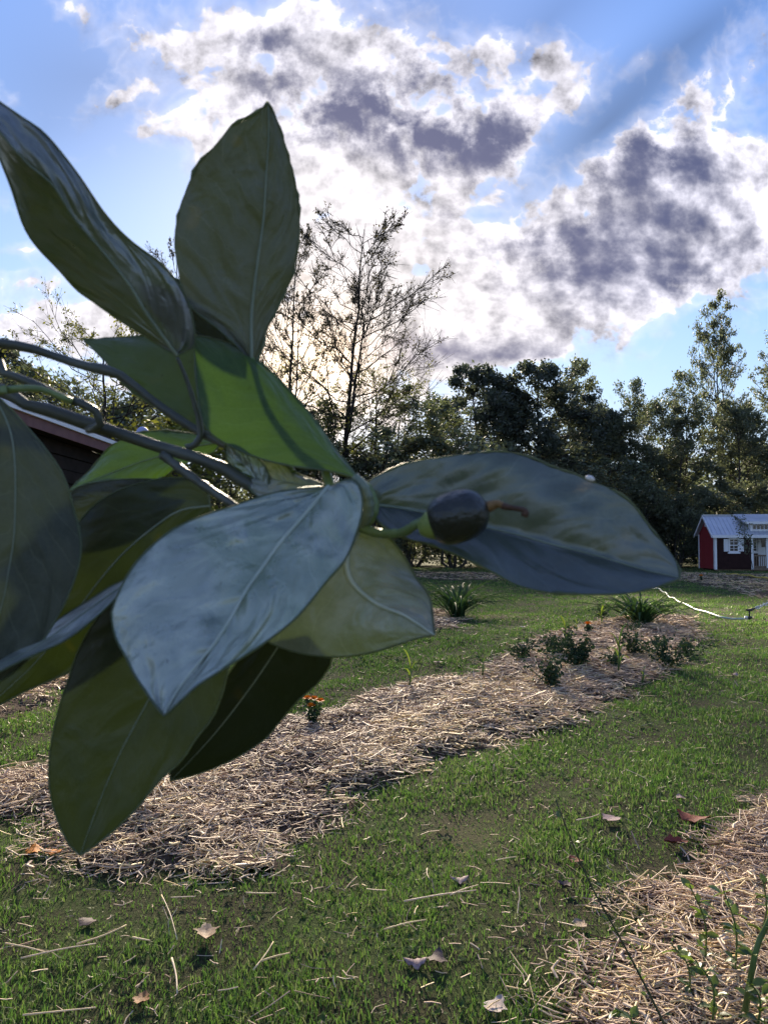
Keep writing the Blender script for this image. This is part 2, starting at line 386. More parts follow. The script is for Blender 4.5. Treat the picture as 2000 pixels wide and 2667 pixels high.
# ------------------------------------------------------------------ ground
def bumps(x, y):
    return .018 * np.sin(x * 2.1 + 1.3 * np.sin(y * .9)) + .015 * np.sin(y * 2.7 + x * 1.1) + .012 * np.sin(x * 5.3 - y * 4.1)
BEDS = {   # photograph outlines of the straw beds, brought down to the ground plane: outline, mound height, straw density, name
    'main': ([(-150, 2040), (0, 2015), (130, 1992), (330, 1965), (520, 1930), (700, 1885), (820, 1855), (1000, 1812), (1250, 1750), (1330, 1700), (1440, 1655), (1560, 1625), (1680, 1612), (1790, 1612),
              (1812, 1650), (1790, 1700), (1740, 1765), (1620, 1800), (1560, 1845), (1505, 1885), (1300, 1935), (1100, 2000), (900, 2085), (770, 2195), (650, 2265), (560, 2275), (300, 2290), (170, 2225), (0, 2150), (-150, 2140)], .075, 1.0),
    'right': ([(2200, 2075), (1980, 2110), (1900, 2165), (1790, 2215), (1730, 2290), (1680, 2390), (1610, 2450), (1560, 2500), (1570, 2590), (1500, 2690), (1450, 2800), (2400, 2800)], .07, .8),
    'left': ([(-300, 1880), (0, 1880), (80, 1850), (160, 1810), (230, 1775), (330, 1735), (300, 1690), (0, 1700), (-300, 1720)], .06, .9),
    'far': ([(1735, 1492), (2150, 1500), (2150, 1640), (2010, 1565), (1900, 1538), (1800, 1518), (1740, 1508)], .02, .45),
    'clump': ([(1075, 1580), (1160, 1590), (1210, 1615), (1190, 1640), (1120, 1650), (1060, 1640)], .03, .7),
    'strip': ([(1060, 1488), (1290, 1492), (1380, 1500), (1330, 1512), (1180, 1512), (1060, 1505)], .02, .4),
}
BEDXY = {k: np.array([G(px, py)[:2] for px, py in v[0]]) for k, v in BEDS.items()}
def inpoly(poly, x, y):
    r = np.zeros(x.shape, bool); j = len(poly) - 1
    for i in range(len(poly)):
        xi, yi = poly[i]; xj, yj = poly[j]
        c = ((yi > y) != (yj > y)) & (x < (xj - xi) * (y - yi) / (yj - yi + 1e-12) + xi); r ^= c; j = i
    return r
def edist(poly, x, y):
    d = np.full(x.shape, 1e9)
    for i in range(len(poly)):
        a, b = poly[i - 1], poly[i]; ab = b - a
        t = np.clip(((x - a[0]) * ab[0] + (y - a[1]) * ab[1]) / (ab @ ab), 0, 1)
        d = np.minimum(d, np.hypot(x - a[0] - t * ab[0], y - a[1] - t * ab[1]))
    return d
def bed_field(k, x, y):
    """signed distance (positive inside), wobbled so that the edge is ragged"""
    xx = x + .09 * np.sin(y * 7 + x * 3) + .05 * np.sin(y * 17 - x * 11); yy = y + .09 * np.sin(x * 6.3 - y * 2) + .05 * np.sin(x * 15 + y * 9)
    p = BEDXY[k]; return np.where(inpoly(p, xx, yy), 1, -1) * edist(p, xx, yy)
def mound(k, x, y, sd=None):
    if sd is None: sd = bed_field(k, x, y)
    h = BEDS[k][1]
    return np.where(sd > 0, h * np.clip(sd / .45, 0, 1) ** .7 * (1 + .25 * np.sin(x * 4.3 + y * 3.1) + .2 * np.sin(x * 9 - y * 7)), 0)
def ground_z(x, y):
    x = np.asarray(x, float); y = np.asarray(y, float); z = bumps(x, y)
    for k in BEDS: z = z + mound(k, x, y)
    return z
def gz(x, y): return float(ground_z(np.array([x]), np.array([y]))[0])

xs = np.concatenate([[-2500, -600, -150, -60], np.linspace(-26, 26, 131), [60, 150, 600, 2500]])
ys = np.concatenate([[-2500, -300, -40, -6], np.linspace(-1, 18, 96), np.linspace(18.8, 62, 44), [90, 160, 500, 2500]])
gx, gy = np.meshgrid(xs, ys); zz = np.where((np.abs(gx) < 27) & (gy > -2) & (gy < 60), bumps(gx, gy), 0)
nx, ny = len(xs), len(ys); idx = np.arange(nx * ny).reshape(ny, nx)
Fq = np.stack([idx[:-1, :-1], idx[:-1, 1:], idx[1:, 1:], idx[1:, :-1]], -1).reshape(-1, 4)
tag(mesh_obj('lawn', np.stack([gx, gy, zz], -1).reshape(-1, 3), Fq, 'soil_lawn', smooth=True), kind='structure')
for k in BEDS:
    p = BEDXY[k]; lo = p.min(0) - .1; hi = np.minimum(p.max(0) + .1, [30, 60])
    st = .06 if k in ('main', 'right', 'left', 'clump') else .25
    if k == 'main': st = .09
    ax = np.arange(lo[0], hi[0], st); ay = np.arange(lo[1], hi[1], st); X_, Y_ = np.meshgrid(ax, ay)
    sd = bed_field(k, X_, Y_); Z_ = bumps(X_, Y_) + mound(k, X_, Y_, sd) + np.where(sd > 0, .004, -.03)
    ii = np.arange(X_.size).reshape(X_.shape); keep = (sd > -st)
    kq = keep[:-1, :-1] & keep[1:, :-1] & keep[:-1, 1:] & keep[1:, 1:]
    Fq = np.stack([ii[:-1, :-1], ii[:-1, 1:], ii[1:, 1:], ii[1:, :-1]], -1)[kq]
    tag(mesh_obj('garden_bed_ground', np.stack([X_, Y_, Z_], -1).reshape(-1, 3), Fq, 'soil_bed', smooth=True), kind='structure')

# ------------------------------------------------------------------ grass and straw (uncountable)
def fbm2(x, y, s, seed):
    v = 0; a = 1
    r = np.random.default_rng(seed)
    for o_ in range(5):
        p = r.uniform(0, 6.28, 4); th = r.uniform(0, 6.28, 2); f = s * 1.9 ** o_
        v = v + a * (np.sin(f * (x * np.cos(th[0]) + y * np.sin(th[0])) + p[0] + 1.5 * np.sin(f * .7 * y + p[2])) * np.sin(f * (x * np.cos(th[1]) + y * np.sin(th[1])) + p[1] + 1.5 * np.sin(f * .6 * x + p[3])))
        a *= .65
    return v
def scatter(y0, y1, n):
    """points in the widened view wedge, denser per metre nearer"""
    y = y0 * (y1 / y0) ** rng.random(n * 2) ; w = .60 * y + .9
    keep = rng.random(n * 2) < (w / (.60 * y1 + .9)) ** .35
    y = y[keep][:n]; w = .60 * y + .9
    return rng.uniform(-1, 1, len(y)) * w, y
gv, gf4, gf3, gt, base_i = [], [], [], [], 0
def blades(x, y, L, W, seg, tint, lean):
    global base_i
    n = len(x); z = ground_z(x, y) - .004
    yaw = rng.uniform(0, 6.28, n); fa = rng.uniform(0, 6.28, n)
    wx, wy = np.cos(fa) * W / 2, np.sin(fa) * W / 2
    lx, ly = np.cos(yaw) * L * lean, np.sin(yaw) * L * lean; h = L * np.sqrt(np.clip(1 - lean ** 2, .05, 1))
    p0 = np.stack([x, y, z], 1); side = np.stack([wx, wy, 0 * wx], 1)
    if seg == 2:
        pm = p0 + np.stack([lx * .3, ly * .3, h * .62], 1); pt = p0 + np.stack([lx, ly, h * .93], 1)
        V = np.stack([p0 - side, p0 + side, pm - side * .8, pm + side * .8, pt], 1); k = 5
        b0 = base_i + np.arange(n) * k
        gf4.append(np.stack([b0, b0 + 1, b0 + 3, b0 + 2], 1)); gf3.append(np.stack([b0 + 2, b0 + 3, b0 + 4], 1))
    else:
        pt = p0 + np.stack([lx, ly, h], 1); V = np.stack([p0 - side, p0 + side, pt], 1); k = 3
        b0 = base_i + np.arange(n) * k; gf3.append(np.stack([b0, b0 + 1, b0 + 2], 1))
    gv.append(V.reshape(-1, 3)); gt.append(np.repeat(tint, k)); base_i += n * k
def in_any_bed(x, y):
    s = np.full(x.shape, -9.0); dn = np.zeros(x.shape)
    for k in BEDS:
        f = bed_field(k, x, y); dn = np.where(f > s, BEDS[k][2], dn); s = np.maximum(s, f)
    return s, dn
for (y0, y1, n, seg) in ((1.5, 6.5, 200000, 2), (6.5, 16, 180000, 2), (16, 47, 260000, 1)):
    x, y = scatter(y0, y1, n); s, dn = in_any_bed(x, y)
    patch = fbm2(x, y, .8, 3) ; patch2 = fbm2(x, y, 3.2, 5)
    keep = rng.random(len(x)) < np.clip(1 - (s + .28) / .5, np.where(dn < .6, .4, .03), 1) * np.clip(.74 + .42 * patch2 , .40, 1)
    x, y, patch, patch2 = x[keep], y[keep], patch[keep], patch2[keep]; n = len(x)
    L = rng.uniform(.016, .050, n) * (1 + .3 * patch2) * np.where(y > 16, 1.5, np.where(y > 6.5, 1.15, 1.0)); L = np.clip(L, .015, .2)
    W = rng.uniform(.0026, .0062, n) * np.clip(y / 3.4, .9, 14) ** .85
    tint = np.clip(.42 + .13 * patch + rng.normal(0, .28, n), 0, .86); dry = rng.random(n) < (.17 + .08 * (patch < -.4)); tint[dry] = rng.uniform(.86, 1, dry.sum())
    blades(x, y, L, W, seg, tint, rng.uniform(.15, .9, n))
tag(mesh_obj('grass', np.concatenate(gv), [np.concatenate(gf4), np.concatenate(gf3)], 'grass', tint=np.concatenate(gt)),
    'short green lawn grass with dry blades between the beds', 'grass', kind='stuff')

def straws(x, y, L, W, tint, lift, pitch=.2):
    n = len(x); z = ground_z(x, y) + lift
    yaw = rng.uniform(0, 6.28, n) ; pt = rng.normal(0, pitch, n)
    d = np.stack([np.cos(yaw) * np.cos(pt), np.sin(yaw) * np.cos(pt), np.sin(pt)], 1)
    s = np.stack([-np.sin(yaw), np.cos(yaw), 0 * yaw], 1); u = np.cross(d, s)
    bend = rng.normal(0, .13, n) * L; c = np.stack([x, y, z], 1)
    roll = rng.uniform(0, 6.28, n); V = []
    for e, bz in ((-.5, 0), (0, 1), (.5, 0)):
        ctr = c + d * (L * e)[:, None] + (s * bend[:, None]) * bz
        for a in range(3):
            th = roll + a * 2.094; V.append(ctr + (s * (np.cos(th) * W * .5)[:, None] + u * (np.sin(th) * W * .36)[:, None]))
    V = np.stack(V, 1).reshape(-1, 3); b0 = (np.arange(n) * 9)[:, None, None]
    q = np.array([[r * 3 + a, r * 3 + (a + 1) % 3, r * 3 + 3 + (a + 1) % 3, r * 3 + 3 + a] for r in range(2) for a in range(3)])
    return V, (b0 + q[None]).reshape(-1, 4), np.repeat(tint, 9)
def straw_tint(x, y, n):
    p = fbm2(x, y, 1.3, 11); return np.clip(.62 + .13 * p + rng.normal(0, .25, n), 0, 1)
for k, num in (('main', 44000), ('right', 8500), ('left', 3800), ('far', 3500), ('clump', 900), ('strip', 900)):
    p = BEDXY[k]; lo = p.min(0) - .3; hi = p.max(0) + .3
    N = num * 14; y = lo[1] + (hi[1] - lo[1]) * rng.random(N) ** (1.5 if k == 'main' else 1.0); x = rng.uniform(lo[0], hi[0], N)
    ok = np.abs(x) < .62 * y + .9; x, y = x[ok], y[ok]
    sd = bed_field(k, x, y); thin = fbm2(x, y, 2.4, 21)
    keep = rng.random(len(x)) < np.clip((sd + .16) / .42, 0, 1) ** 1.5 * np.clip(.82 + .45 * thin, .10, 1); x, y = x[keep][:num], y[keep][:num]; n = len(x)
    far = np.clip(y / 4.5, .85, 6)
    L = rng.lognormal(math.log(.085), .5, n) * far ** .35; W = np.clip(rng.lognormal(math.log(.006), .45, n), .0025, .022) * far ** .7
    V, Fq, T = straws(x, y, L, W, straw_tint(x, y, n), np.abs(rng.normal(.004, .014, n)) * (.5 + BEDS[k][2]), .17)
    tag(mesh_obj('straw_mulch', V, Fq, 'straw', tint=T, smooth=True), {'main': 'long diagonal bed covered in pale loose straw', 'right': 'straw cover on the bed under the leafy shoots',
        'left': 'strip of straw mulch behind the hanging dark leaf', 'far': 'thin scattered straw on the grass before the red cabin', 'clump': 'patch of straw round the daylily clump beside the leaf tip',
        'strip': 'thin pale straw strip at the foot of the woods'}[k], 'straw', kind='stuff')
# dry bits lying about in the lawn
x, y = scatter(1.6, 18, 9500); s, _ = in_any_bed(x, y); near = np.exp(-np.clip(-s, 0, 9) / .35)
keep = (s < 0) & (rng.random(len(x)) < .22 + .75 * near); x, y = x[keep], y[keep]; n = len(x)
V, Fq, T = straws(x, y, rng.lognormal(math.log(.05), .5, n) * np.clip(y / 5, .9, 3) ** .4, rng.uniform(.003, .007, n) * np.clip(y / 4.5, .9, 4) ** .7, np.clip(rng.normal(.6, .25, n), 0, 1), rng.uniform(.008, .035, n), .25)
tag(mesh_obj('dry_grass_bits', V, Fq, 'straw', tint=T, smooth=True), 'dry straw bits scattered through the lawn', 'straw bits', kind='stuff')

x, y = scatter(1.6, 14, 2600); s_, _ = in_any_bed(x, y); w_ = fbm2(x, y, 1.6, 31); k_ = (s_ < .05) & (w_ > .35); x, y = x[k_], y[k_]
c_ = np.repeat(np.stack([x, y, ground_z(x, y) + .012], 1), 6, 0); n = len(c_)
az = rng.uniform(0, 6.28, n); L_ = rng.uniform(.010, .026, n) * np.clip(np.repeat(y, 6) / 4, .9, 2.5); d_ = np.stack([np.cos(az), np.sin(az), rng.uniform(.1, .8, n)], 1); sd_ = np.stack([-np.sin(az), np.cos(az), 0 * az], 1)
V = np.stack([c_, c_ + d_ * (L_ * .6)[:, None] + sd_ * (L_ * .4)[:, None], c_ + d_ * L_[:, None] * 1.15, c_ + d_ * (L_ * .6)[:, None] - sd_ * (L_ * .4)[:, None]], 1).reshape(-1, 3)
tag(mesh_obj('lawn_weeds', V, np.arange(n * 4).reshape(-1, 4), 'leaf_weed', tint=np.repeat(np.clip(rng.normal(.45, .25, n), 0, 1), 4)), 'small broad-leaved weeds dotted through the lawn', 'weeds', kind='stuff')

# ------------------------------------------------------------------ trees
def grow(seed, H, r0, start=.3, spread=.3, nprim=26, up=.7, nsec=7, ntw=4, leaves=9000, lsize=.16, droop=0., lean=(0, 0), stems=1, profile='oval', clump=.35, twr=.011, tintm=.5, wig=.02, stemlean=.09):
    """returns (branch mesh, leaf mesh): tapered trunk, limbs, twigs and leaf faces spread along the twigs"""
    r = np.random.default_rng(seed); V, F4 = [], []; nn = 0; tips = []
    def add(pts, rad, sides):
        nonlocal nn
        v, f, _ = tube(pts, rad, sides, False); V.append(v); F4.append(f + nn); nn += len(v)
    for s in range(stems):
        off = r.normal(0, .25, 2) if stems > 1 else np.zeros(2); h = H * (1 if s == 0 else r.uniform(.72, .97))
        n = 14; t = np.linspace(0, 1, n); w = np.cumsum(r.normal(0, wig * h / 4, (n, 2)), 0); w -= w[0]
        ax = lean[0] + (r.normal(0, stemlean) if stems > 1 else 0); ay = lean[1] + (r.normal(0, stemlean) if stems > 1 else 0)
        tr = np.stack([off[0] * (t > 0) + w[:, 0] + ax * h * t, off[1] * (t > 0) + w[:, 1] + ay * h * t, -.15 + (h + .15) * t], 1)
        rr = r0 * (1 - .93 * t) ** .85 * (1 if stems == 1 else .75); add(tr, rr, 7)
        nP = max(4, nprim // stems)
        for i in range(nP):
            f = start + (1 - start) * ((i + r.random()) / nP) ** .9; f = min(f, .985)
            g = (f - start) / (1 - start)
            prof = {'oval': math.sin(math.pi * (.12 + .84 * g)) ** .7, 'cone': (1 - g) ** .75 + .08, 'fan': .35 + .65 * g if g < .8 else 1.0 - (g - .8) * 2.2, 'flat': .55 + .45 * math.sin(g * 9)}[profile]
            Lp = H * spread * prof * r.uniform(.7, 1.2); az = i * 2.399 + r.uniform(-.5, .5); el = up + r.normal(0, .15) + (.35 * g if profile == 'fan' else 0)
            p0 = np.array([np.interp(f, t, tr[:, k]) for k in range(3)])
            m = 6; q = np.linspace(0, 1, m)
            d = np.array([math.cos(az) * math.cos(el), math.sin(az) * math.cos(el), math.sin(el)])
            pr = p0 + d * (q * Lp)[:, None]; pr[:, 2] += (-droop * q ** 2 + (.18 if droop == 0 else 0) * q ** 2) * Lp; pr[1:] += np.cumsum(r.normal(0, .035 * Lp, (m - 1, 3)), 0)
            rb = max(np.interp(f, t, rr) * .5, twr * 1.3); add(pr, np.linspace(rb, twr, m), 4)
            for j in range(nsec):
                f2 = .25 + .75 * (j + r.random()) / nsec; p1 = np.array([np.interp(f2, q, pr[:, k]) for k in range(3)])
                L2 = Lp * .42 * (1.15 - .6 * f2) * r.uniform(.7, 1.3); d2 = d + r.normal(0, .55, 3) + np.array([0, 0, .25 if droop == 0 else -.05]); d2 /= np.linalg.norm(d2)
                q2 = np.linspace(0, 1, 4); se = p1 + d2 * (q2 * L2)[:, None]; se[1:] += np.cumsum(r.normal(0, .05 * L2, (3, 3)), 0)
                add(se, np.linspace(twr * 1.1, twr * .55, 4), 3); tips.append((se[1], se[3]))
                for k in range(ntw):
                    f3 = r.uniform(.3, 1); p2 = se[1] * (1 - f3) + se[3] * f3; d3 = d2 + r.normal(0, .6, 3) + np.array([0, 0, .2]); d3 /= np.linalg.norm(d3)
                    L3 = L2 * r.uniform(.3, .7); e = p2 + d3 * L3; add(np.array([p2, e]), [twr * .7, twr * .4], 3); tips.append((p2, e))
    tips = np.array(tips); ti = r.integers(0, len(tips), leaves); a = r.random(leaves)[:, None] ** .6
    c = tips[ti, 0] * (1 - a) + tips[ti, 1] * a + r.normal(0, clump * .5, (leaves, 3)) * np.array([1, 1, .8])
    A = r.normal(0, 1, (leaves, 3)); A /= np.linalg.norm(A, axis=1)[:, None]; B = np.cross(A, r.normal(0, 1, (leaves, 3))); B /= np.linalg.norm(B, axis=1)[:, None]
    sz = (lsize * r.uniform(.55, 1.3, leaves))[:, None]
    LV = np.stack([c - A * sz * .6, c + B * sz * .3, c + A * sz * .6, c - B * sz * .3], 1).reshape(-1, 4, 3)
    ct = r.normal(0, .16, len(tips))[ti]; tint = np.clip(tintm + ct + r.normal(0, .14, leaves), 0, 1)
    LF = np.arange(leaves * 4).reshape(-1, 4)
    return (np.concatenate(V), np.concatenate(F4)), (LV.reshape(-1, 3), LF, np.repeat(tint, 4))
def tree_meshes(key, leafmat, barkmat='bark', **kw):
    (bv, bf), (lv, lf, lt) = grow(**kw)
    t = mesh_obj('trunk', bv, bf, barkmat, smooth=True); c = mesh_obj('crown', lv, lf, leafmat, tint=lt)
    VAR[key] = (t.data, c.data, float(max(np.percentile(lv[:, 2], 99.7), bv[:, 2].max() - .3)))
    bpy.data.objects.remove(t); bpy.data.objects.remove(c)
VAR = {}
tree_meshes('bare', 'leaf_bud', 'bark_dark', seed=1, H=20, r0=.22, start=.30, spread=.27, nprim=46, up=.55, nsec=10, ntw=9, leaves=6000, lsize=.12, lean=(.035, 0), stems=2, stemlean=.03, profile='oval', clump=.12, twr=.018, wig=.012)
tree_meshes('bare2', 'leaf_bud', 'bark_dark', seed=12, H=20, r0=.2, start=.22, spread=.20, nprim=38, up=.8, nsec=8, ntw=6, leaves=5200, lsize=.13, lean=(.02, 0), stems=2, stemlean=.03, profile='oval', clump=.12, twr=.017, wig=.014)
tree_meshes('tall', 'leaf_tree', 'bark_dark', seed=3, H=18, r0=.2, start=.42, spread=.15, nprim=50, up=.6, nsec=8, ntw=4, leaves=8500, lsize=.20, stems=3, stemlean=.025, profile='oval', clump=.3, twr=.016)
tree_meshes('leafy', 'leaf_tree', seed=4, H=12, r0=.17, start=.22, spread=.27, nprim=34, up=.6, nsec=8, ntw=4, leaves=10500, lsize=.21, clump=.4)
tree_meshes('leafy2', 'leaf_tree', seed=5, H=12, r0=.16, start=.18, spread=.22, nprim=34, up=.75, nsec=8, ntw=4, leaves=10500, lsize=.21, clump=.4, stems=2)
tree_meshes('pale', 'leaf_pale', seed=6, H=11, r0=.13, start=.2, spread=.22, nprim=32, up=.8, nsec=8, ntw=5, leaves=8500, lsize=.16, clump=.3, stems=2)
tree_meshes('pine', 'leaf_pine', 'bark_dark', seed=7, H=14, r0=.2, start=.22, spread=.26, nprim=46, up=.18, nsec=9, ntw=5, leaves=16000, lsize=.24, droop=.15, profile='oval', clump=.32)
tree_meshes('pine2', 'leaf_pine', 'bark_dark', seed=17, H=14, r0=.2, start=.15, spread=.30, nprim=46, up=.3, nsec=9, ntw=5, leaves=16000, lsize=.24, droop=.1, profile='oval', clump=.38)
tree_meshes('sparse', 'leaf_yellow', 'bark_dark', seed=8, H=10, r0=.16, start=.25, spread=.42, nprim=30, up=.35, nsec=8, ntw=6, leaves=5200, lsize=.105, clump=.13, twr=.010)
tree_meshes('shrub', 'leaf_tree', seed=9, H=5, r0=.07, start=.05, spread=.42, nprim=30, up=.7, nsec=7, ntw=4, leaves=8500, lsize=.15, clump=.3, stems=5)
tree_meshes('shrub_pale', 'leaf_pale', seed=10, H=5, r0=.06, start=.05, spread=.40, nprim=34, up=.8, nsec=7, ntw=6, leaves=7500, lsize=.12, clump=.25, stems=5)
tree_meshes('shrub_yellow', 'leaf_yellow', seed=11, H=4, r0=.06, start=.05, spread=.40, nprim=30, up=.7, nsec=7, ntw=5, leaves=6000, lsize=.11, clump=.25, stems=4)
def tree(kind, name, label, cat, px, ytop, y, wide=1.0, rot=0.0, group=None):
    p = AT(px, ytop, y); tm, cm, H = VAR[kind]; s = p[2] / H
    o = thing(name, label, cat, (p[0], y, gz(p[0], y) if y < 58 else 0.0), group)
    for nm, me in (('trunk', tm), ('crown', cm)):
        c = bpy.data.objects.new(nm, me); COL.objects.link(c); c.parent = o
    o.scale = (s * wide, s * wide, s); o.rotation_euler = (0, 0, rot); return o
WOOD = 'trees along the edge of the woods'
tree('bare', 'bare_tree', 'tall bare tree with two dark trunks fanning twigs right of the upright leaf', 'tree', 862, 560, 46, 1.05, 0)
tree('bare2', 'bare_tree', 'tall bare tree partly hidden by the right edge of the upright leaf', 'tree', 745, 590, 48, .9, .5)
tree('bare2', 'bare_tree', 'bare treetop showing between the twisted leaf and the upright leaf', 'tree', 470, 585, 50, .8, 2.2)
tree('sparse', 'young_tree', 'sparsely leaved yellow-green tree behind the grey stems', 'tree', 290, 800, 27, 1.0, .4)
tree('pine', 'pine_tree', 'small dark evergreen cut by the frame behind the upper grey stem', 'tree', -15, 885, 46, .9, 1)
tree('leafy', 'leafy_tree', 'low dark treetop just above the lower grey stem', 'tree', 70, 965, 60, 1.3, 2)
tree('shrub_yellow', 'yellow_shrub', 'bright yellow-green shrub above the backlit small leaf', 'shrub', 420, 1045, 30, 1.5, 0)
tree('shrub_pale', 'pale_shrub', 'grey-green shrub under the sparse yellow-green tree', 'shrub', 255, 985, 36, 1.5, 1)
tree('shrub', 'shrub', 'dark green shrub behind the petiole of the twisted leaf', 'shrub', 560, 1010, 44, 1.3, 2)
tree('sparse', 'young_tree', 'thin brown-leaved tree glowing under the sun at the foot of the bare tree', 'tree', 985, 945, 47, .95, 2.1)
tree('sparse', 'young_tree', 'thin leafy tree against the glare between the bare trunks', 'tree', 690, 900, 52, .8, 3.3)
tree('pale', 'pale_tree', 'grey-green tree with fine pale foliage below the two bare trunks', 'tree', 830, 1040, 47, 1.5, 0, WOOD)
tree('pale', 'pale_tree', 'grey-green tree with fine foliage left of the rounded pine', 'tree', 1080, 1000, 48, 1.35, 1.3, WOOD)
tree('pale', 'pale_tree', 'pale feathery treetop above the tip of the bright green leaf', 'tree', 700, 1060, 47, 1.4, 2.4, WOOD)
tree('pine', 'pine_tree', 'dark pine with a rounded top above the middle of the long leaf', 'tree', 1245, 955, 55, 1.0, .3, WOOD)
tree('pine2', 'pine_tree', 'biggest and darkest pine in the middle of the woods', 'tree', 1405, 945, 52, 1.05, 1.1, WOOD)
tree('pine2', 'pine_tree', 'dark broad evergreen between the two rounded pine tops', 'tree', 1320, 1010, 53, 1.0, 2.2, WOOD)
tree('pine', 'pine_tree', 'dark evergreen on the right shoulder of the biggest pine', 'tree', 1490, 1035, 54, 1.1, 3.0, WOOD)
tree('leafy2', 'leafy_tree', 'loose leafy treetop rising right of the biggest pine', 'tree', 1552, 945, 58, .75, 0, WOOD)
tree('leafy', 'leafy_tree', 'green tree filling the gap right of the loose treetop', 'tree', 1600, 1070, 52, 1.1, .9, WOOD)
tree('pale', 'pale_tree', 'small light green tree before the gap in the treeline', 'tree', 1665, 990, 55, .75, 2.9, WOOD)
tree('pale', 'pale_tree', 'thin-topped pale tree beside the tall slender tree', 'tree', 1755, 975, 53, .8, 4.1, WOOD)
tree('tall', 'tall_tree', 'tall slender tree towering above the woods and the cabin', 'tree', 1858, 772, 53, .66, 0)
tree('tall', 'tall_tree', 'tall tree cut off by the frame edge beyond the cabin', 'tree', 2045, 850, 54, .9, 2)
tree('leafy', 'leafy_tree', 'broad yellowish green crown under the tall slender tree', 'tree', 1905, 1045, 50, .95, 3.7, WOOD)
tree('leafy2', 'leafy_tree', 'green tree behind the metal roof of the cabin', 'tree', 1985, 1040, 51, 1.1, 5.1, WOOD)
tree('leafy2', 'leafy_tree', 'dark leafy tree left of the tall slender trunks', 'tree', 1730, 1060, 51, 1.15, 1.8, WOOD)
tree('shrub', 'shrub', 'dark shrub touching the lit gable of the cabin', 'shrub', 1760, 1290, 47, 1.2, 0)
tree('shrub', 'shrub', 'dark shrub right above the tip of the long leaf', 'shrub', 1650, 1240, 47.5, 1.3, 1.2)
tree('shrub_pale', 'pale_shrub', 'grey-green undergrowth shrub over the rim of the long leaf', 'shrub', 1510, 1190, 48, 1.4, 2.2)
tree('shrub', 'shrub', 'rounded dark shrub at the top of the long leaf', 'shrub', 1360, 1150, 48, 1.4, 3.2)
tree('shrub_pale', 'pale_shrub', 'pale brushy shrub left of the fruit, above the long leaf', 'shrub', 1180, 1130, 47, 1.5, 4.2)
tree('shrub_pale', 'pale_shrub', 'pale brushy shrub behind the leaf joint', 'shrub', 990, 1130, 47, 1.5, .2)
tree('shrub', 'shrub', 'low dark shrub showing in the gap under the fruit', 'shrub', 1060, 1330, 46.5, 1.6, .8)
tree('shrub', 'shrub', 'leafy shrub behind the cabin roof', 'shrub', 1900, 1250, 48, 1.5, 2.6)
tree('shrub_pale', 'pale_shrub', 'pale shrub under the bright green leaf blade', 'shrub', 800, 1150, 46, 1.5, 5.2)
# the wood behind, which reads as one mass
BV, BF, BT, nb = [], [], [], 0
r_ = np.random.default_rng(5)
for i in range(240):
    y = r_.uniform(56, 92) if i < 150 else r_.uniform(48.5, 56); x = r_.uniform(-.72, .85) * y; key = ['leafy', 'leafy2', 'pine', 'pale', 'shrub', 'shrub'][r_.integers(0, 6)] if i < 150 else 'shrub'
    cm = VAR[key][1]; nv = len(cm.vertices); co_ = np.empty(nv * 3, np.float32); cm.vertices.foreach_get('co', co_); co_ = co_.reshape(-1, 3)
    sel = r_.permutation(nv // 4)[:900]; q = co_.reshape(-1, 4, 3)[sel]; ctr = q.mean(1, keepdims=True); q = ctr + (q - ctr) * 2.3
    px = 1000 + x / y * F_PX
    hm = .125 if px > 1150 else (.095 if px < 600 else .078)
    s = (1.5 + r_.uniform(.75, 1.1) * hm * y * (.7 if key.startswith('shrub') else 1)) / VAR[key][2]; a = r_.uniform(0, 6.28)
    if i >= 150: s = r_.uniform(.5, .85)
    M_ = np.array([[math.cos(a), -math.sin(a), 0], [math.sin(a), math.cos(a), 0], [0, 0, 1]]) * s
    q = q.reshape(-1, 3) @ M_.T + np.array([x, y, 0]); BV.append(q); BF.append(np.arange(len(q)).reshape(-1, 4) + nb); BT.append(np.repeat(np.clip(r_.normal(.4, .2) + r_.normal(0, .15, len(sel)), 0, 1), 4)); nb += len(q)
r9 = np.random.default_rng(91); n9 = 15000; x9 = r9.uniform(-34, 38, n9); y9 = r9.uniform(47.8, 52, n9); x9 = np.where(y9 < 48.5, x9, x9)
h9 = 2.0 + 1.0 * np.sin(x9 * .9) + .7 * np.sin(x9 * 2.3 + 1); z9 = r9.random(n9) ** .8 * h9; c9 = np.stack([x9, y9, z9], 1)
A9 = r9.normal(0, 1, (n9, 3)); A9 /= np.linalg.norm(A9, axis=1)[:, None]; B9 = np.cross(A9, r9.normal(0, 1, (n9, 3))); B9 /= np.linalg.norm(B9, axis=1)[:, None]; s9 = r9.uniform(.10, .26, n9)[:, None]
BV.append(np.stack([c9 - A9 * s9 * .6, c9 + B9 * s9 * .32, c9 + A9 * s9 * .6, c9 - B9 * s9 * .32], 1).reshape(-1, 3)); BF.append(np.arange(n9 * 4).reshape(-1, 4) + nb); BT.append(np.repeat(np.clip(r9.normal(.25, .2, n9), 0, 1), 4)); nb += n9 * 4
tag(mesh_obj('undergrowth', np.concatenate(BV[150:]), np.concatenate(BF[150:]) - sum(map(len, BV[:150])), 'leaf_pale', tint=np.concatenate(BT[150:])), 'pale low undergrowth along the foot of the woods', 'undergrowth', kind='stuff')
BV, BF, BT = BV[:150], BF[:150], BT[:150]
tag(mesh_obj('background_woods', np.concatenate(BV), np.concatenate(BF), 'leaf_tree', tint=np.concatenate(BT)), 'dense dark woodland filling in behind the front trees', 'woods', kind='stuff')

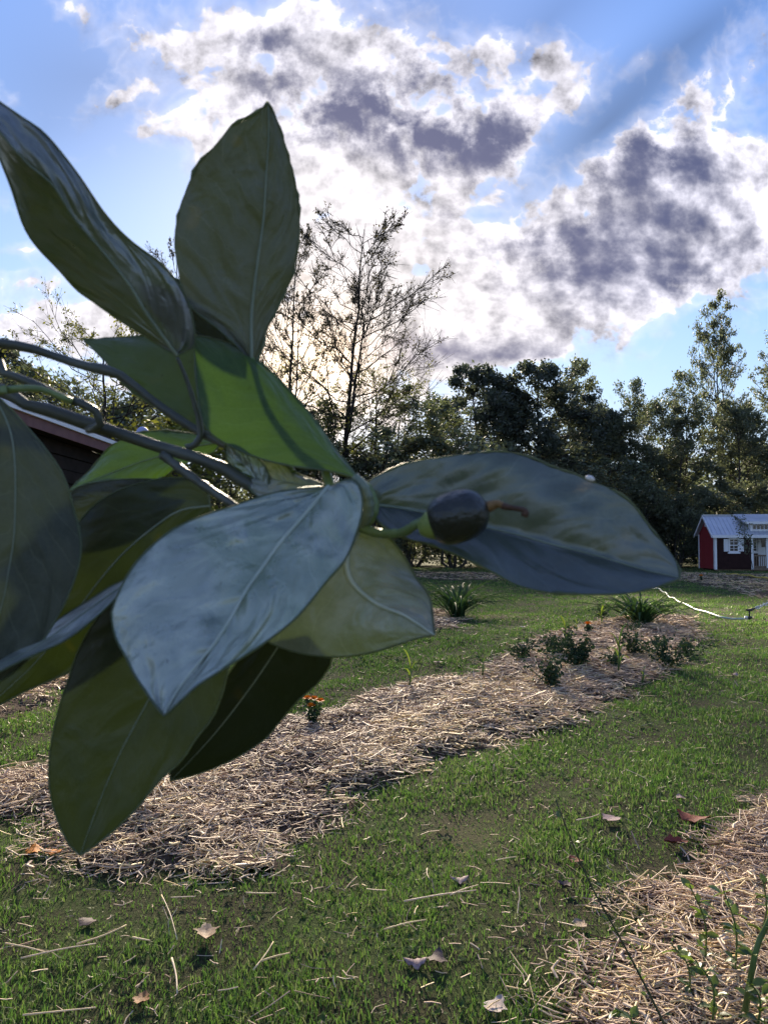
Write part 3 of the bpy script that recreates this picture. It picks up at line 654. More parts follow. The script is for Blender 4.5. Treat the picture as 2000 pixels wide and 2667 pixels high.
# ------------------------------------------------------------------ red cabin with metal roof
def cabin():
    y0, y1 = 42.0, 44.1; c0 = AT(1861, 1484, y0); x0 = c0[0]; zb = .02
    pxm = y0 / F_PX                                    # metres per photo pixel at the front wall
    def xx(px): return AT(px, 1400, y0)[0]
    def zz(py): return AT(1900, py, y0)[2]
    zf, ze, zr = .12, zz(1391), AT(1840, 1346, (y0 + y1) / 2)[2]
    xp, xe = xx(1957), xx(2160); ym = (y0 + y1) / 2; yr = y0 + 1.15
    c = thing('cabin', 'small red cabin with white trim and pale metal roof at the edge of the woods', 'cabin', (x0, y0, zb))
    L = (x0, y0, zb)
    def bx(name, mat, *b, parent=None):
        m = MB().box(*b); return m.build(name, mat, parent or c, loc=L)
    # gable end with vertical boards
    nB = 8
    for i in range(nB):
        a, b = y0 + (y1 - y0) * i / nB, y0 + (y1 - y0) * (i + 1) / nB - .012
        ztop = [ze + (zr - ze - .1) * (1 - abs(2 * ((v - y0) / (y1 - y0)) - 1)) for v in (a, b)]
        V = [(x0, a, zf), (x0 + .05, a, zf), (x0, b, zf), (x0 + .05, b, zf), (x0, a, ztop[0]), (x0 + .05, a, ztop[0]), (x0, b, ztop[1]), (x0 + .05, b, ztop[1])]
        MB().hexa(V).build('gable_board', 'red_board', c, loc=L)
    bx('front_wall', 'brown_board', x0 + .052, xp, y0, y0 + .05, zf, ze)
    for i in range(1, 9):
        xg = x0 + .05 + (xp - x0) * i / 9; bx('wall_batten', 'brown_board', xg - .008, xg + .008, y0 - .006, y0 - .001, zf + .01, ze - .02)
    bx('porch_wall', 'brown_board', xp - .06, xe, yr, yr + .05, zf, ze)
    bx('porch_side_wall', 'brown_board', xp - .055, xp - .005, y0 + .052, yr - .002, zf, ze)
    bx('back_wall', 'red_board', x0 + .052, xe, y1 - .05, y1, zf, ze)
    bx('end_wall', 'red_board', xe, xe + .05, y0, y1, zf, ze)
    bx('skid', 'deck_wood', x0 + .1, xe, y0 + .15, y0 + .3, -.02, zf - .004)
    bx('skid', 'deck_wood', x0 + .1, xe, y1 - .3, y1 - .15, -.02, zf - .004)
    bx('porch_deck', 'deck_wood', xp + .01, xe, y0 - .02, yr - .01, zf - .06, zf + .05)
    tw = .11
    bx('corner_trim', 'white_paint', x0 - .012, x0 + tw, y0 - .025, y0 - .002, zf - .03, ze)
    bx('corner_trim', 'white_paint', x0 - .025, x0 - .003, y0 - .025, y0 + tw, zf - .03, ze)
    bx('corner_trim', 'white_paint', x0 - .025, x0 - .003, y1 - .09, y1 + .02, zf - .03, ze)
    bx('corner_trim', 'white_paint', xp - .06, xp + .06, y0 - .027, y0 - .004, zf - .03, ze)
    ov = .16; s = (zr - ze) / (ym - y0)
    def slope(front, name, mat, xa, xb, t0, t1, lift, thick, parent=None):
        ya = (y0 - ov) if front else (y1 + ov); sg = 1 if front else -1
        pts = []
        for dz in (lift, lift + thick):
            for t in (t0, t1):
                for xv in (xa, xb):
                    yv = ya + sg * t * (ym - y0 + ov); pts.append((xv, yv, ze - ov * s + t * (ym - y0 + ov) * s + dz))
        return MB().hexa(pts).build(name, mat, parent or c, loc=L)
    rf = slope(True, 'roof', 'roof_metal', x0 - .2, xe + .2, 0, 1, .06, .03)
    slope(False, 'roof', 'roof_metal', x0 - .2, xe + .2, 0, .995, .06, .03)
    xr = x0 - .12
    while xr < xe:
        slope(True, 'roof_rib', 'roof_metal', xr, xr + .035, .01, .985, .092, .03, rf); xr += .23
    bx('ridge_cap', 'white_paint', x0 - .21, xe + .2, ym - .1, ym + .1, zr + .078, zr + .115)
    bx('eave_fascia', 'white_paint', x0 - .19, xe + .2, y0 - ov - .025, y0 - ov - .002, ze - ov * s - .06, ze - ov * s + .085)
    for front in (True, False): slope(front, 'barge_board', 'white_paint', x0 - .23, x0 - .203, 0, .99, -.05, .14)
    mv = MB(); mv.box(x0 - .035, x0 - .003, ym - .13, ym + .13, zr - .55, zr - .25); mv.build('gable_vent', 'white_paint', c, loc=L)
    def window(px, pyc, w, h, y, shutters, glass='glass_dark'):
        xc = xx(px); zc = zz(pyc); fr = MB()
        t = .035
        fr.box(xc - w, xc - w + t * 1.6, y - .045, y - .003, zc - h, zc + h); fr.box(xc + w - t * 1.6, xc + w, y - .045, y - .003, zc - h, zc + h)
        fr.box(xc - w + .056, xc + w - .056, y - .045, y - .003, zc + h - .06, zc + h); fr.box(xc - w + .056, xc + w - .056, y - .045, y - .003, zc - h, zc - h + .06)
        f = fr.build('window', 'white_paint', c, loc=L)
        mb = MB(); mb.box(xc - w + .058, xc + w - .058, y - .036, y - .004, zc - .022, zc + .022); mb.build('rail', 'white_paint', f, loc=L)
        for vx in (-.0,):
            MB().box(xc + vx - .011, xc + vx + .011, y - .032, y - .004, zc + .024, zc + h - .062).build('muntin', 'white_paint', f, loc=L)
            MB().box(xc + vx - .011, xc + vx + .011, y - .032, y - .004, zc - h + .062, zc - .024).build('muntin', 'white_paint', f, loc=L)
        for sg in (-1, 1):
            for q in (.33, .66) if sg == 0 else (.5,):
                zq = zc + sg * h * q; MB().box(xc - w + .058, xc + w - .058, y - .03, y - .005, zq - .009, zq + .009).build('muntin', 'white_paint', f, loc=L)
        MB().box(xc - w + .057, xc + w - .057, y - .018, y - .002, zc - h + .061, zc + h - .061).build('pane', glass, f, loc=L)
        MB().box(xc - w - .06, xc + w + .06, y - .06, y - .003, zc + h + .003, zc + h + .085).build('head_trim', 'white_paint', f, loc=L)
        MB().box(xc - w - .06, xc + w + .06, y - .07, y - .003, zc - h - .085, zc - h - .003).build('sill', 'white_paint', f, loc=L)
        if shutters:
            for sg in (-1, 1):
                a = xc + sg * (w + .015); b = xc + sg * (w + .27); lo, hi = min(a, b), max(a, b)
                sh = MB().box(lo, hi, y - .03, y - .003, zc - h + .03, zc + h - .03).build('shutter', 'white_paint', c, loc=L)
                for k in range(3):
                    xs_ = lo + .03 + k * (hi - lo - .03) / 3; MB().box(xs_, xs_ + .045, y - .042, y - .031, zc - h + .07, zc + h - .07).build('shutter_slat', 'white_paint', sh, loc=L)
    window(1909, 1420, .27, .37, y0, True)
    window(1985, 1420, .24, .37, yr, False)
    # porch door frame
    dx = xx(2022); MB().box(dx - .5, dx - .40, yr - .04, yr - .003, zf + .05, zz(1398)).build('door_trim', 'white_paint', c, loc=L)
    MB().box(dx + .40, dx + .5, yr - .04, yr - .003, zf + .05, zz(1398)).build('door_trim', 'white_paint', c, loc=L)
    d = MB().box(dx - .395, dx + .395, yr - .03, yr - .003, zf + .05, zz(1400)).build('door', 'white_paint', c, loc=L)
    MB().box(dx - .3, dx + .3, yr - .042, yr - .031, zz(1425), zz(1404)).build('door_pane', 'glass_dark', d, loc=L)
    # porch posts, rail and balusters
    for px in (1997, 2060, 2130):
        a = xx(px); bx('porch_post', 'white_paint', a - .05, a + .05, y0 + .02, y0 + .12, zf + .05, ze)
    bx('hand_rail', 'deck_wood', xp + .065, xx(1997) - .052, y0 + .03, y0 + .10, zz(1449), zz(1445))
    bx('bottom_rail', 'deck_wood', xp + .065, xx(1997) - .052, y0 + .03, y0 + .10, zz(1478), zz(1474))
    for i in range(7):
        a = xp + .15 + i * .105; bx('baluster', 'deck_wood', a - .02, a + .02, y0 + .045, y0 + .085, zz(1474) + .002, zz(1449) - .002)
    # dormer with a row of transom lights
    xd0, xd1 = xx(1955), xx(2110); zd0, zd1 = zz(1384), zz(1362); yd = y0 + .08
    bx('dormer_wall', 'white_paint', xd0, xd1, yd, ym, zd0, zd1)
    for i in range(6):
        a = xd0 + .14 + i * .21; fo = bx('transom_window', 'white_paint', a - .012, a + .172, yd - .02, yd - .003, zz(1379.5), zz(1366)); MB().box(a, a + .16, yd - .028, yd - .0215, zz(1378), zz(1367.5)).build('pane', 'glass_dark', fo, loc=L)
    pts = []
    for dz in (0, .05):
        for (yv, zv) in ((yd - .2, zd1 + .01), (ym, zr + .10)):
            for xv in (xd0 - .45, xd1 + .3): pts.append((xv, yv, zv + dz))
    MB().hexa(pts).build('dormer_roof', 'roof_metal', c, loc=L)
    bx('dormer_fascia', 'white_paint', xd0 - .40, xd1 + .3, yd - .225, yd - .203, zd1 - .06, zd1 + .075)
cabin()

# sapling in front of the cabin
def small_plant(name, label, cat, base, build_fn, group=None):
    o = thing(name, label, cat, base, group); build_fn(o, np.array(base)); return o
def leaf_cloud(c, n, spread, size, seed, flat=0.0):
    r = np.random.default_rng(seed); p = np.asarray(c)[r.integers(0, len(c), n)] + r.normal(0, spread, (n, 3))
    A = r.normal(0, 1, (n, 3)); A[:, 2] *= (1 - flat); A /= np.linalg.norm(A, axis=1)[:, None]; B = np.cross(A, r.normal(0, 1, (n, 3)) + np.array([0, 0, flat * 4])); B /= np.linalg.norm(B, axis=1)[:, None]
    s = (size * r.uniform(.6, 1.3, n))[:, None]
    V = np.stack([p - A * s * .55, p + B * s * .3, p + A * s * .55, p - B * s * .3], 1).reshape(-1, 3)
    return V, np.arange(n * 4).reshape(-1, 4), np.repeat(np.clip(r.normal(.5, .22, n), 0, 1), 4)
def sapling(o, b):
    top = np.array([b[0] - .62, b[1], 2.75]); pts = crom([b, b + [-.08, 0, .5], b + [-.28, 0, 1.2], b + [-.42, 0, 1.9], top], 12)
    m = MB().tube(pts, np.linspace(.022, .006, 12), 5); cl = []
    for i in range(14):
        p = pts[4 + i % 8]; e = p + np.array([random.uniform(-.4, .4), random.uniform(-.3, .3), random.uniform(.1, .45)]); m.tube([p, e], [.008, .004], 3); cl.append(e); cl.append((p + e) / 2)
    m.build('trunk', 'bark', o, loc=b); V, F_, T = leaf_cloud(cl, 330, .13, .11, 3); mesh_obj('crown', V, F_, 'leaf_pale', o, T, loc=b)
b = AT(1961, 1478, 39.5); b[2] = gz(b[0], 39.5)
small_plant('sapling', 'thin leaning sapling before the white corner of the cabin porch', 'sapling', b, sapling)

# ------------------------------------------------------------------ brown house behind the stems
def house():
    xe, yn, yf, ze, zr, xr = -4.05, 5.0, 11.9, 3.0, 4.2, -7.05
    L = (xe - .5, yf - .4, 0); h = thing('house', 'low brown house with shingle roof and dark eave behind the grey stems', 'house', L)
    sl = (zr - ze) / (xe - xr)
    def strip(name, mat, xa, xb, lift, th, parent=h, ya=yn, yb=yf):
        pts = []
        for dz in (lift, lift + th):
            for y in (ya, yb):
                for x in (xa, xb): pts.append((x, y, ze + (xe - x) * sl + dz))
        return MB().hexa(pts).build(name, mat, parent, loc=L)
    rf = strip('roof', 'shingle', xr, xe + .02, .0, .04)
    n = 20
    for i in range(n):
        a = xe + .03 - (xe - xr) * i / n; pts = []
        b_ = a - (xe - xr) / n - .03
        for (dz0, dz1) in ((.041, .042), (.058, .046)):
            for y in (yn, yf + .01):
                pts += [(b_, y, ze + (xe - b_) * sl + dz1), (a, y, ze + (xe - a) * sl + dz0)]
        MB().hexa(pts).build('shingle_course', 'shingle', rf, loc=L)
    # far slope
    pts = []
    for dz in (0, .045):
        for y in (yn, yf):
            for (x, z) in ((xr - 3, ze), (xr - .002, zr)): pts.append((x, y, z + dz))
    MB().hexa(pts).build('roof', 'shingle', h, loc=L)
    MB().box(xe - .02, xe + .0, yn, yf, ze - .16, ze - .012).build('fascia', 'fascia_paint', h, loc=L)
    MB().box(xe + .002, xe + .035, yn, yf + .02, ze - .03, ze + .028).build('drip_edge', 'white_paint', h, loc=L)
    MB().box(xe - .215, xe - .022, yn, yf - .02, ze - .15, ze - .13).build('soffit', 'dark_siding', h, loc=L)
    n = 14
    for i in range(n):
        z0 = .35 + i * (ze - .5) / n; z1 = z0 + (ze - .5) / n - .012
        MB().box(xe - .28, xe - .22 + .012 * (i % 2), yn, yf - .06, z0, min(z1, ze - .152)).build('siding_board', 'dark_siding', h, loc=L)
    MB().box(xe - .30, xe - .281, yn, yf - .07, 0.0, ze - .151).build('wall', 'dark_siding', h, loc=L)
    MB().box(xr - 2.6, xe - .301, yf - .12, yf - .07, 0.0, ze - .151).build('end_wall', 'dark_siding', h, loc=L)
    pts = []
    for y in (yf - .45, yf - .40): pts += [(xr - 2.6, y, ze - .15), (xe - .301, y, ze - .15)]
    V = [(xr - 2.6, yf - .12, ze - .149), (xe - .28, yf - .12, ze - .149), (xr, yf - .12, zr - .1), (xr - 2.6, yf - .07, ze - .149), (xe - .28, yf - .07, ze - .149), (xr, yf - .07, zr - .1)]
    mesh_obj('gable', V, [np.array([(0, 1, 4, 3), (1, 2, 5, 4), (2, 0, 3, 5)]), np.array([(0, 2, 1), (3, 4, 5)])], 'dark_siding', h, loc=L)
    MB().box(xe - .30, xe - .18, yf - .06, yf - .03, .0, ze - .152).build('corner_board', 'dark_siding', h, loc=L)
    MB().box(xe - .26, xe - .19, 8.9, 10.1, 1.0, 2.2).build('window', 'black_plastic', h, loc=L)
house()
# unidentified round lavender cap peeping over the small leaf: on a post beyond the house
p = AT(372, 1128, 20.0)
o = thing('lavender_cap', 'small round lavender cap peeping over the backlit bright green leaf', 'lamp', (p[0], p[1], 0))  # categorised as lamp, but the cap is unidentified
th = np.linspace(0, np.pi, 10); MB().tube(np.stack([0 * th, 0 * th, p[2] + .17 * -np.cos(th)], 1), np.maximum(.165 * np.sin(th), .002), 14).build('globe', 'dome_blue', o, smooth=True)
MB().tube([(0, 0, 0), (0, 0, p[2] - .15)], [.04, .03], 8).build('post', 'black_plastic', o, smooth=True)

# ------------------------------------------------------------------ garden plants
def blade_strip(pts, w, fold=.25):
    """arching strap leaf with a folded keel, tapering to a point"""
    pts = np.asarray(pts); n = len(pts); T = np.gradient(pts, axis=0); T /= np.linalg.norm(T, axis=1)[:, None]
    S = np.cross(T, [0, 0, 1.0]); S /= np.linalg.norm(S, axis=1)[:, None] + 1e-9; N = np.cross(S, T)
    t = np.linspace(0, 1, n); ww = w * np.minimum(1, .65 + t) * (1 - t ** 3.5); ww[-1] = w * .05
    V = np.concatenate([pts - S * ww[:, None] * .5 + N * (ww * fold)[:, None], pts, pts + S * ww[:, None] * .5 + N * (ww * fold)[:, None]])
    i = np.arange(n - 1); F_ = np.concatenate([np.stack([i, i + 1, n + i + 1, n + i], 1), np.stack([n + i, n + i + 1, 2 * n + i + 1, 2 * n + i], 1)])
    return V, F_
def daylily(px, py, h, spread, nb, seed, label):
    b = G(px, py); b[2] = gz(b[0], b[1]); r = np.random.default_rng(seed); o = thing('daylily_clump', label, 'plant', b, 'daylily clumps in the lawn')
    for i in range(nb):
        az = r.uniform(0, 6.28); L = h * r.uniform(.7, 1.25); out = spread * r.uniform(.25, 1.0); st = b + np.array([r.normal(0, .07), r.normal(0, .07), 0])
        d = np.array([math.cos(az), math.sin(az), 0]); t = np.linspace(0, 1, 9)[:, None]
        dr = r.uniform(.2, 1.25)
        pts = st + d * out * (t ** 1.15) + np.array([0, 0, 1.0]) * (L * (1.45 * t - (.45 + dr * .75) * t ** 2.4))
        pts[:, 2] = np.maximum(pts[:, 2], b[2] + .01)
        V, F_ = blade_strip(pts, r.uniform(.036, .062)); mesh_obj('blade', V, F_, 'leaf_daylily', o, np.full(len(V), np.clip(r.normal(.45, .25), 0, 1)), True, b)
daylily(1190, 1606, .85, 1.6, 90, 1, 'arching daylily clump beside the tip of the pale leaf')
daylily(1672, 1640, .70, 1.5, 90, 2, 'arching daylily clump at the far end of the straw bed')
def herb(px, py, h, w, label, seed, dens=260):
    b = G(px, py); b[2] = gz(b[0], b[1]); o = thing('herb_plant', label, 'plant', b, 'dark leafy herbs in the straw bed'); r = np.random.default_rng(seed); m = MB(); cl = []
    for i in range(9):
        e = b + np.array([r.normal(0, w * .42), r.normal(0, w * .42), h * r.uniform(.6, 1.05)]); pts = crom([b, b * .4 + e * .6 + [0, 0, -.03], e], 5); m.tube(pts, np.linspace(.006, .003, 5), 4)
        for f in np.linspace(.25, 1, 7): cl.append(b * (1 - f) + e * f)
    m.build('stem', 'stem_green', o, loc=b); V, F_, T = leaf_cloud(cl, int(dens * 1.5), .035, .046, seed, .3); mesh_obj('foliage', V, F_, 'leaf_herb', o, T, loc=b)
herb(1510, 1760, .38, .52, 'largest dark herb in the middle of the straw bed', 1, 620)
herb(1440, 1805, .30, .26, 'small dark herb in front of the largest herb', 2, 260)
herb(1735, 1750, .38, .40, 'dark herb at the right edge of the straw bed', 3, 380)
herb(1650, 1725, .30, .42, 'dark herb behind the bright corn seedling', 4, 320)
herb(1445, 1725, .30, .24, 'dark herb between the tall corn seedling and the largest herb', 5, 240)
herb(1362, 1738, .26, .24, 'low dark herb at the upper edge of the straw bed', 6, 200)
herb(1570, 1608, .30, .34, 'dark rounded herb left of the far daylily', 7, 260)
herb(1655, 1655, .10, .34, 'low flat dark herb near the daylily at the bed end', 8, 120)
herb(1600, 1760, .16, .2, 'low dark herb at the foot of the corn seedling', 9, 120)
herb(1790, 1710, .2, .2, 'dark herb sprig at the bed corner in the grass', 10, 120)
def corn(px, py, h, label, seed, nl=5):
    b = G(px, py); b[2] = gz(b[0], b[1]); o = thing('corn_seedling', label, 'plant', b, 'corn seedlings in the straw bed'); r = np.random.default_rng(seed)
    MB().tube([b, b + [.01, 0, h * .35], b + [.015, 0, h * .7]], [.011, .009, .004], 6).build('stalk', 'stem_green', o, True, b)
    for i in range(nl):
        az = (i % 2) * math.pi + r.normal(0, .5) + .3; st = b + [.01, 0, h * (.16 + .5 * i / nl)]; L = h * r.uniform(.55, .8); d = np.array([math.cos(az), math.sin(az), 0]); t = np.linspace(0, 1, 9)[:, None]
        steep = .35 + .6 * i / nl; pts = st + d * L * (.55 * (1 - steep * .6)) * t ** 1.2 + np.array([0, 0, 1.]) * L * (1.25 * t * (.5 + steep * .5) - (.85 - .5 * steep) * t ** 2.3)
        V, F_ = blade_strip(pts, h * .085); mesh_obj('leaf', V, F_, 'leaf_corn', o, np.full(len(V), np.clip(r.normal(.5, .25), 0, 1)), True, b)
corn(1470, 1698, .50, 'tallest bright corn seedling with upright leaves in the straw bed', 1)
corn(1610, 1772, .50, 'bright corn seedling with spreading leaves before the dark herbs', 2)
corn(1565, 1645, .42, 'corn seedling beside the orange marigold near the daylily', 3)
corn(1066, 1822, .38, 'lone small corn seedling on the upper edge of the bed', 4, 4)
corn(1672, 1785, .22, 'tiny corn sprout right of the bright spreading seedling', 5, 3)
corn(1500, 1660, .26, 'small corn sprout right of the tallest seedling', 6, 4)
corn(1255, 1775, .24, 'thin sprout on the upper straw edge', 7, 3)
corn(850, 2082, .12, 'tiny two-leaved sprout in the golden straw patch', 8, 3)
def marigold(px, py, h, blooms, label, seed, size=.028):
    b = G(px, py); b[2] = gz(b[0], b[1]); o = thing('marigold', label, 'flower', b, 'orange marigolds'); r = np.random.default_rng(seed); m = MB(); cl = []
    for (ox, oz) in blooms:
        e = b + np.array([ox, r.normal(0, .02), h + oz]); m.tube([b, (b + e) / 2 + [.01, 0, 0], e], [.004, .003, .003], 4)
        for f in np.linspace(.15, .85, 6): cl.append(b * (1 - f) + e * f)
        fl = MB()
        for ring, (n, tilt, s) in enumerate(((11, .25, 1.0), (10, .7, .85), (8, 1.1, .65), (5, 1.4, .45))):
            for k in range(n):
                a = k / n * 6.283 + ring * .4; d = np.array([math.cos(a) * math.cos(tilt), math.sin(a) * math.cos(tilt), math.sin(tilt)]); sd = np.array([-math.sin(a), math.cos(a), 0])
                L = size * s; q = e + [0, 0, .002 * ring]; fl.add([q - sd * L * .12, q + sd * L * .12, q + d * L + sd * L * .36, q + d * L * 1.08 + np.array([0, 0, L * .12]), q + d * L - sd * L * .36], [(0, 1, 2, 4)], [(4, 2, 3)])
        fl.build('bloom', 'petal', o, loc=b)
        MB().tube([e - [0, 0, size * .8], e - [0, 0, size * .1]], [size * .3, size * .5], 7).build('calyx', 'stem_green', o, True, b)
    m.build('stem', 'stem_green', o, loc=b); V, F_, T = leaf_cloud(cl, 190, .024, .038, seed); mesh_obj('foliage', V, F_, 'leaf_herb', o, T, loc=b)
marigold(816, 1905, .19, ((-.05, .02), (.005, .015), (.055, 0), (-.015, -.03)), 'marigold with a cluster of four orange blooms at the bed edge', 1, .036)
marigold(1531, 1660, .16, ((0, 0),), 'single round orange marigold left of the far daylily', 2, .062)
marigold(1826, 1515, .18, ((0, 0),), 'tiny orange marigold on the grass before the cabin', 3, .085)

# ------------------------------------------------------------------ hose, sprinkler, water jet, cord
def gline(pts, lift, n=40):
    q = np.array([G(a, b) for a, b in pts]); q = crom(q, n); q[:, 2] = ground_z(q[:, 0], q[:, 1]) + lift; return q
q = gline([(1560, 1530), (1640, 1530), (1697, 1533), (1720, 1540), (1745, 1558), (1775, 1577), (1800, 1588), (1850, 1606), (1900, 1615), (1947, 1615)], .045)
tag(MB().tube(q, .021, 8).build('garden_hose', 'hose_green', None, True), 'pale green hose curving through the grass to the sprinkler', 'hose')
b = G(1951, 1622); b[2] = gz(b[0], b[1])
sp = thing('sprinkler', 'black impact sprinkler on a stake at the end of the hose', 'sprinkler', b)
MB().tube([b - [0, 0, .02], b + [0, 0, .10]], [.012, .02], 8).build('stake', 'black_plastic', sp, True, b)
MB().tube([b + [0, 0, .06], b + [0, 0, .065], b + [0, 0, .105], b + [0, 0, .11]], [.02, .05, .05, .02], 10).build('body', 'black_plastic', sp, True, b)
MB().tube([b + [-.09, 0, .085], b + [-.04, 0, .085]], [.026, .026], 8).build('coupling', 'white_paint', sp, True, b)
MB().tube([b + [0, 0, .10], b + [0, 0, .20]], [.016, .014], 8).build('riser', 'black_plastic', sp, True, b)
MB().tube([b + [0, 0, .20], b + [0, 0, .205], b + [0, 0, .235], b + [0, 0, .25]], [.012, .055, .06, .015], 10).build('head', 'black_plastic', sp, True, b)
MB().box(b[0] - .07, b[0] + .09, b[1] - .012, b[1] + .012, b[2] + .225, b[2] + .245).build('swing_arm', 'black_plastic', sp, False, b)
MB().tube([b + [0, 0, .23], b + [.11, .0, .26]], [.016, .011], 8).build('nozzle', 'black_plastic', sp, True, b)
st = b + np.array([.115, 0, .262]); t = np.linspace(0, 1, 30); jet = np.stack([st[0] + 4.2 * t, st[1] + 1.0 * t, st[2] + 1.5 * t - 1.75 * t ** 2], 1)
wj = MB().tube(jet[:12], np.linspace(.006, .018, 12), 7); r = np.random.default_rng(4)
for i in range(900):
    f = r.random() ** 1.1; c = np.array([np.interp(f, t, jet[:, k]) for k in range(3)]) + r.normal(0, .012 + .10 * f, 3); s = r.uniform(.005, .013)
    wj.add([c + [s * 1.6, 0, 0], c + [0, s, 0], c - [s * 1.6, 0, 0], c - [0, s, 0], c + [0, 0, s], c - [0, 0, s]], F3=[(0, 1, 4), (1, 2, 4), (2, 3, 4), (3, 0, 4), (1, 0, 5), (2, 1, 5), (3, 2, 5), (0, 3, 5)])
tag(wj.build('water_jet', 'water', None, True), 'white jet of water leaving the sprinkler head', 'water', kind='stuff')
q = gline([(1890, 1497), (1930, 1502), (1970, 1508), (2010, 1514), (2080, 1524)], .06); tag(MB().tube(q, .035, 6).build('garden_rope', 'yellow_cord', None, True), 'thin yellow line lying on the grass before the cabin', 'cord')

# ------------------------------------------------------------------ stalks and fallen leaves on the near lawn
def stalk(p, q, w, label):
    a = G(*p); b = G(*q); n = 7; pts = crom([a, (a + b) / 2 + np.array([random.uniform(-.01, .01), random.uniform(-.01, .01), 0]), b], n); pts[:, 2] = ground_z(pts[:, 0], pts[:, 1]) + .035 + np.linspace(0, random.uniform(-.008, .014), n)
    o = MB().tube(pts, np.linspace(w * .62, w * .4, n) * (1 + .12 * np.sin(np.arange(n) * 2.3)), 6).build('straw_stalk', 'straw', None, True, tint=np.full(n * 6 + 2, random.uniform(.72, 1.0)))
    return tag(o, label, 'straw stalk', 'loose stalks on the near lawn')
STALKS = [((15, 2468), (125, 2500), .005, 'straight stalk slanting down at the left edge of the lawn'), ((55, 2512), (250, 2488), .005, 'long thin stalk under the slanting one at the left edge'),
    ((200, 2482), (330, 2437), .006, 'thick pale stalk rising towards the straw bed at lower left'), ((345, 2468), (392, 2471), .006, 'short white stalk alone in the dark grass at lower left'),
    ((448, 2515), (462, 2608), .006, 'upright-looking pale stalk in the lower left lawn'), ((421, 2355), (462, 2475), .004, 'long thin stalk pointing down from the straw bed'),
    ((660, 2550), (712, 2478), .005, 'pair stalk crossing beside the mauve one at bottom centre'), ((680, 2528), (755, 2516), .006, 'mauve flat stalk at bottom centre'),
    ((640, 2352), (720, 2350), .005, 'blunt pale stalk just below the straw bed'), ((445, 2364), (510, 2360), .004, 'short tan stalk below the bed under the hanging leaf'),
    ((1052, 2382), (1240, 2356), .006, 'long yellow stalk in the middle of the near lawn'), ((1172, 2372), (1245, 2338), .005, 'white stalk crossing the long yellow stalk'),
    ((1000, 2468), (1110, 2455), .005, 'thin pale stalk left of the lower straw pile'), ((1080, 2428), (1088, 2402), .005, 'short white stub above the thin pale stalk'),
    ((1500, 2165), (1560, 2150), .005, 'pale stalk ending at the mauve leaf'), ((1112, 2275), (1118, 2315), .004, 'short orange stub beside the curled mauve leaf'), ((60, 2655), (250, 2632), .005, 'long stalk along the bottom edge at left'),
    ((690, 2235), (770, 2226), .004, 'tan stalk on the shaded edge of the straw bed'), ((700, 2310), (755, 2280), .004, 'thin stalk slanting up right of the bed edge'), ((1290, 2265), (1345, 2258), .004, 'thin white stalk left of the tall bare shoot')]
for a in STALKS: stalk(*a)
def dry_leaf(px, py, size, mat, label, seed, rot=None, cat='fallen leaf'):
    r = np.random.default_rng(seed); b = G(px, py); b[2] = gz(b[0], b[1]) + .012
    n = 9; t = np.linspace(0, 1, n); w = .36 * np.sin(np.pi * t ** .8) * (1 + .3 * np.sin(t * 17 + r.uniform(0, 6))) + .015; rows = []
    a = r.uniform(0, 6.28) if rot is None else rot; d = np.array([math.cos(a), math.sin(a), 0]); s = np.array([-math.sin(a), math.cos(a), 0]); cu = r.uniform(.2, .6); cw = r.uniform(-.5, .9)
    for i in range(n):
        for k in (-1, -.5, 0, .5, 1):
            rows.append(b + size * (d * (t[i] - .5) + s * w[i] * k * (1 - .2 * abs(k) * cu) + np.array([0, 0, cu * (t[i] - .5) ** 2 + cw * w[i] * abs(k) * .8 + r.normal(0, .015) + .12])))
    ii = np.arange(n * 5).reshape(n, 5); F_ = np.stack([ii[:-1, :-1], ii[1:, :-1], ii[1:, 1:], ii[:-1, 1:]], -1).reshape(-1, 4)
    V = np.array(rows); V2 = V - [0, 0, size * .02]; m = len(V)
    ed = [list(ii[0, :]), list(ii[-1, ::-1])]
    return tag(mesh_obj('fallen_leaf', np.vstack([V, V2]), [np.vstack([F_, F_[:, ::-1] + m])], mat, None, None, True), label, cat, 'fallen leaves on the near lawn')
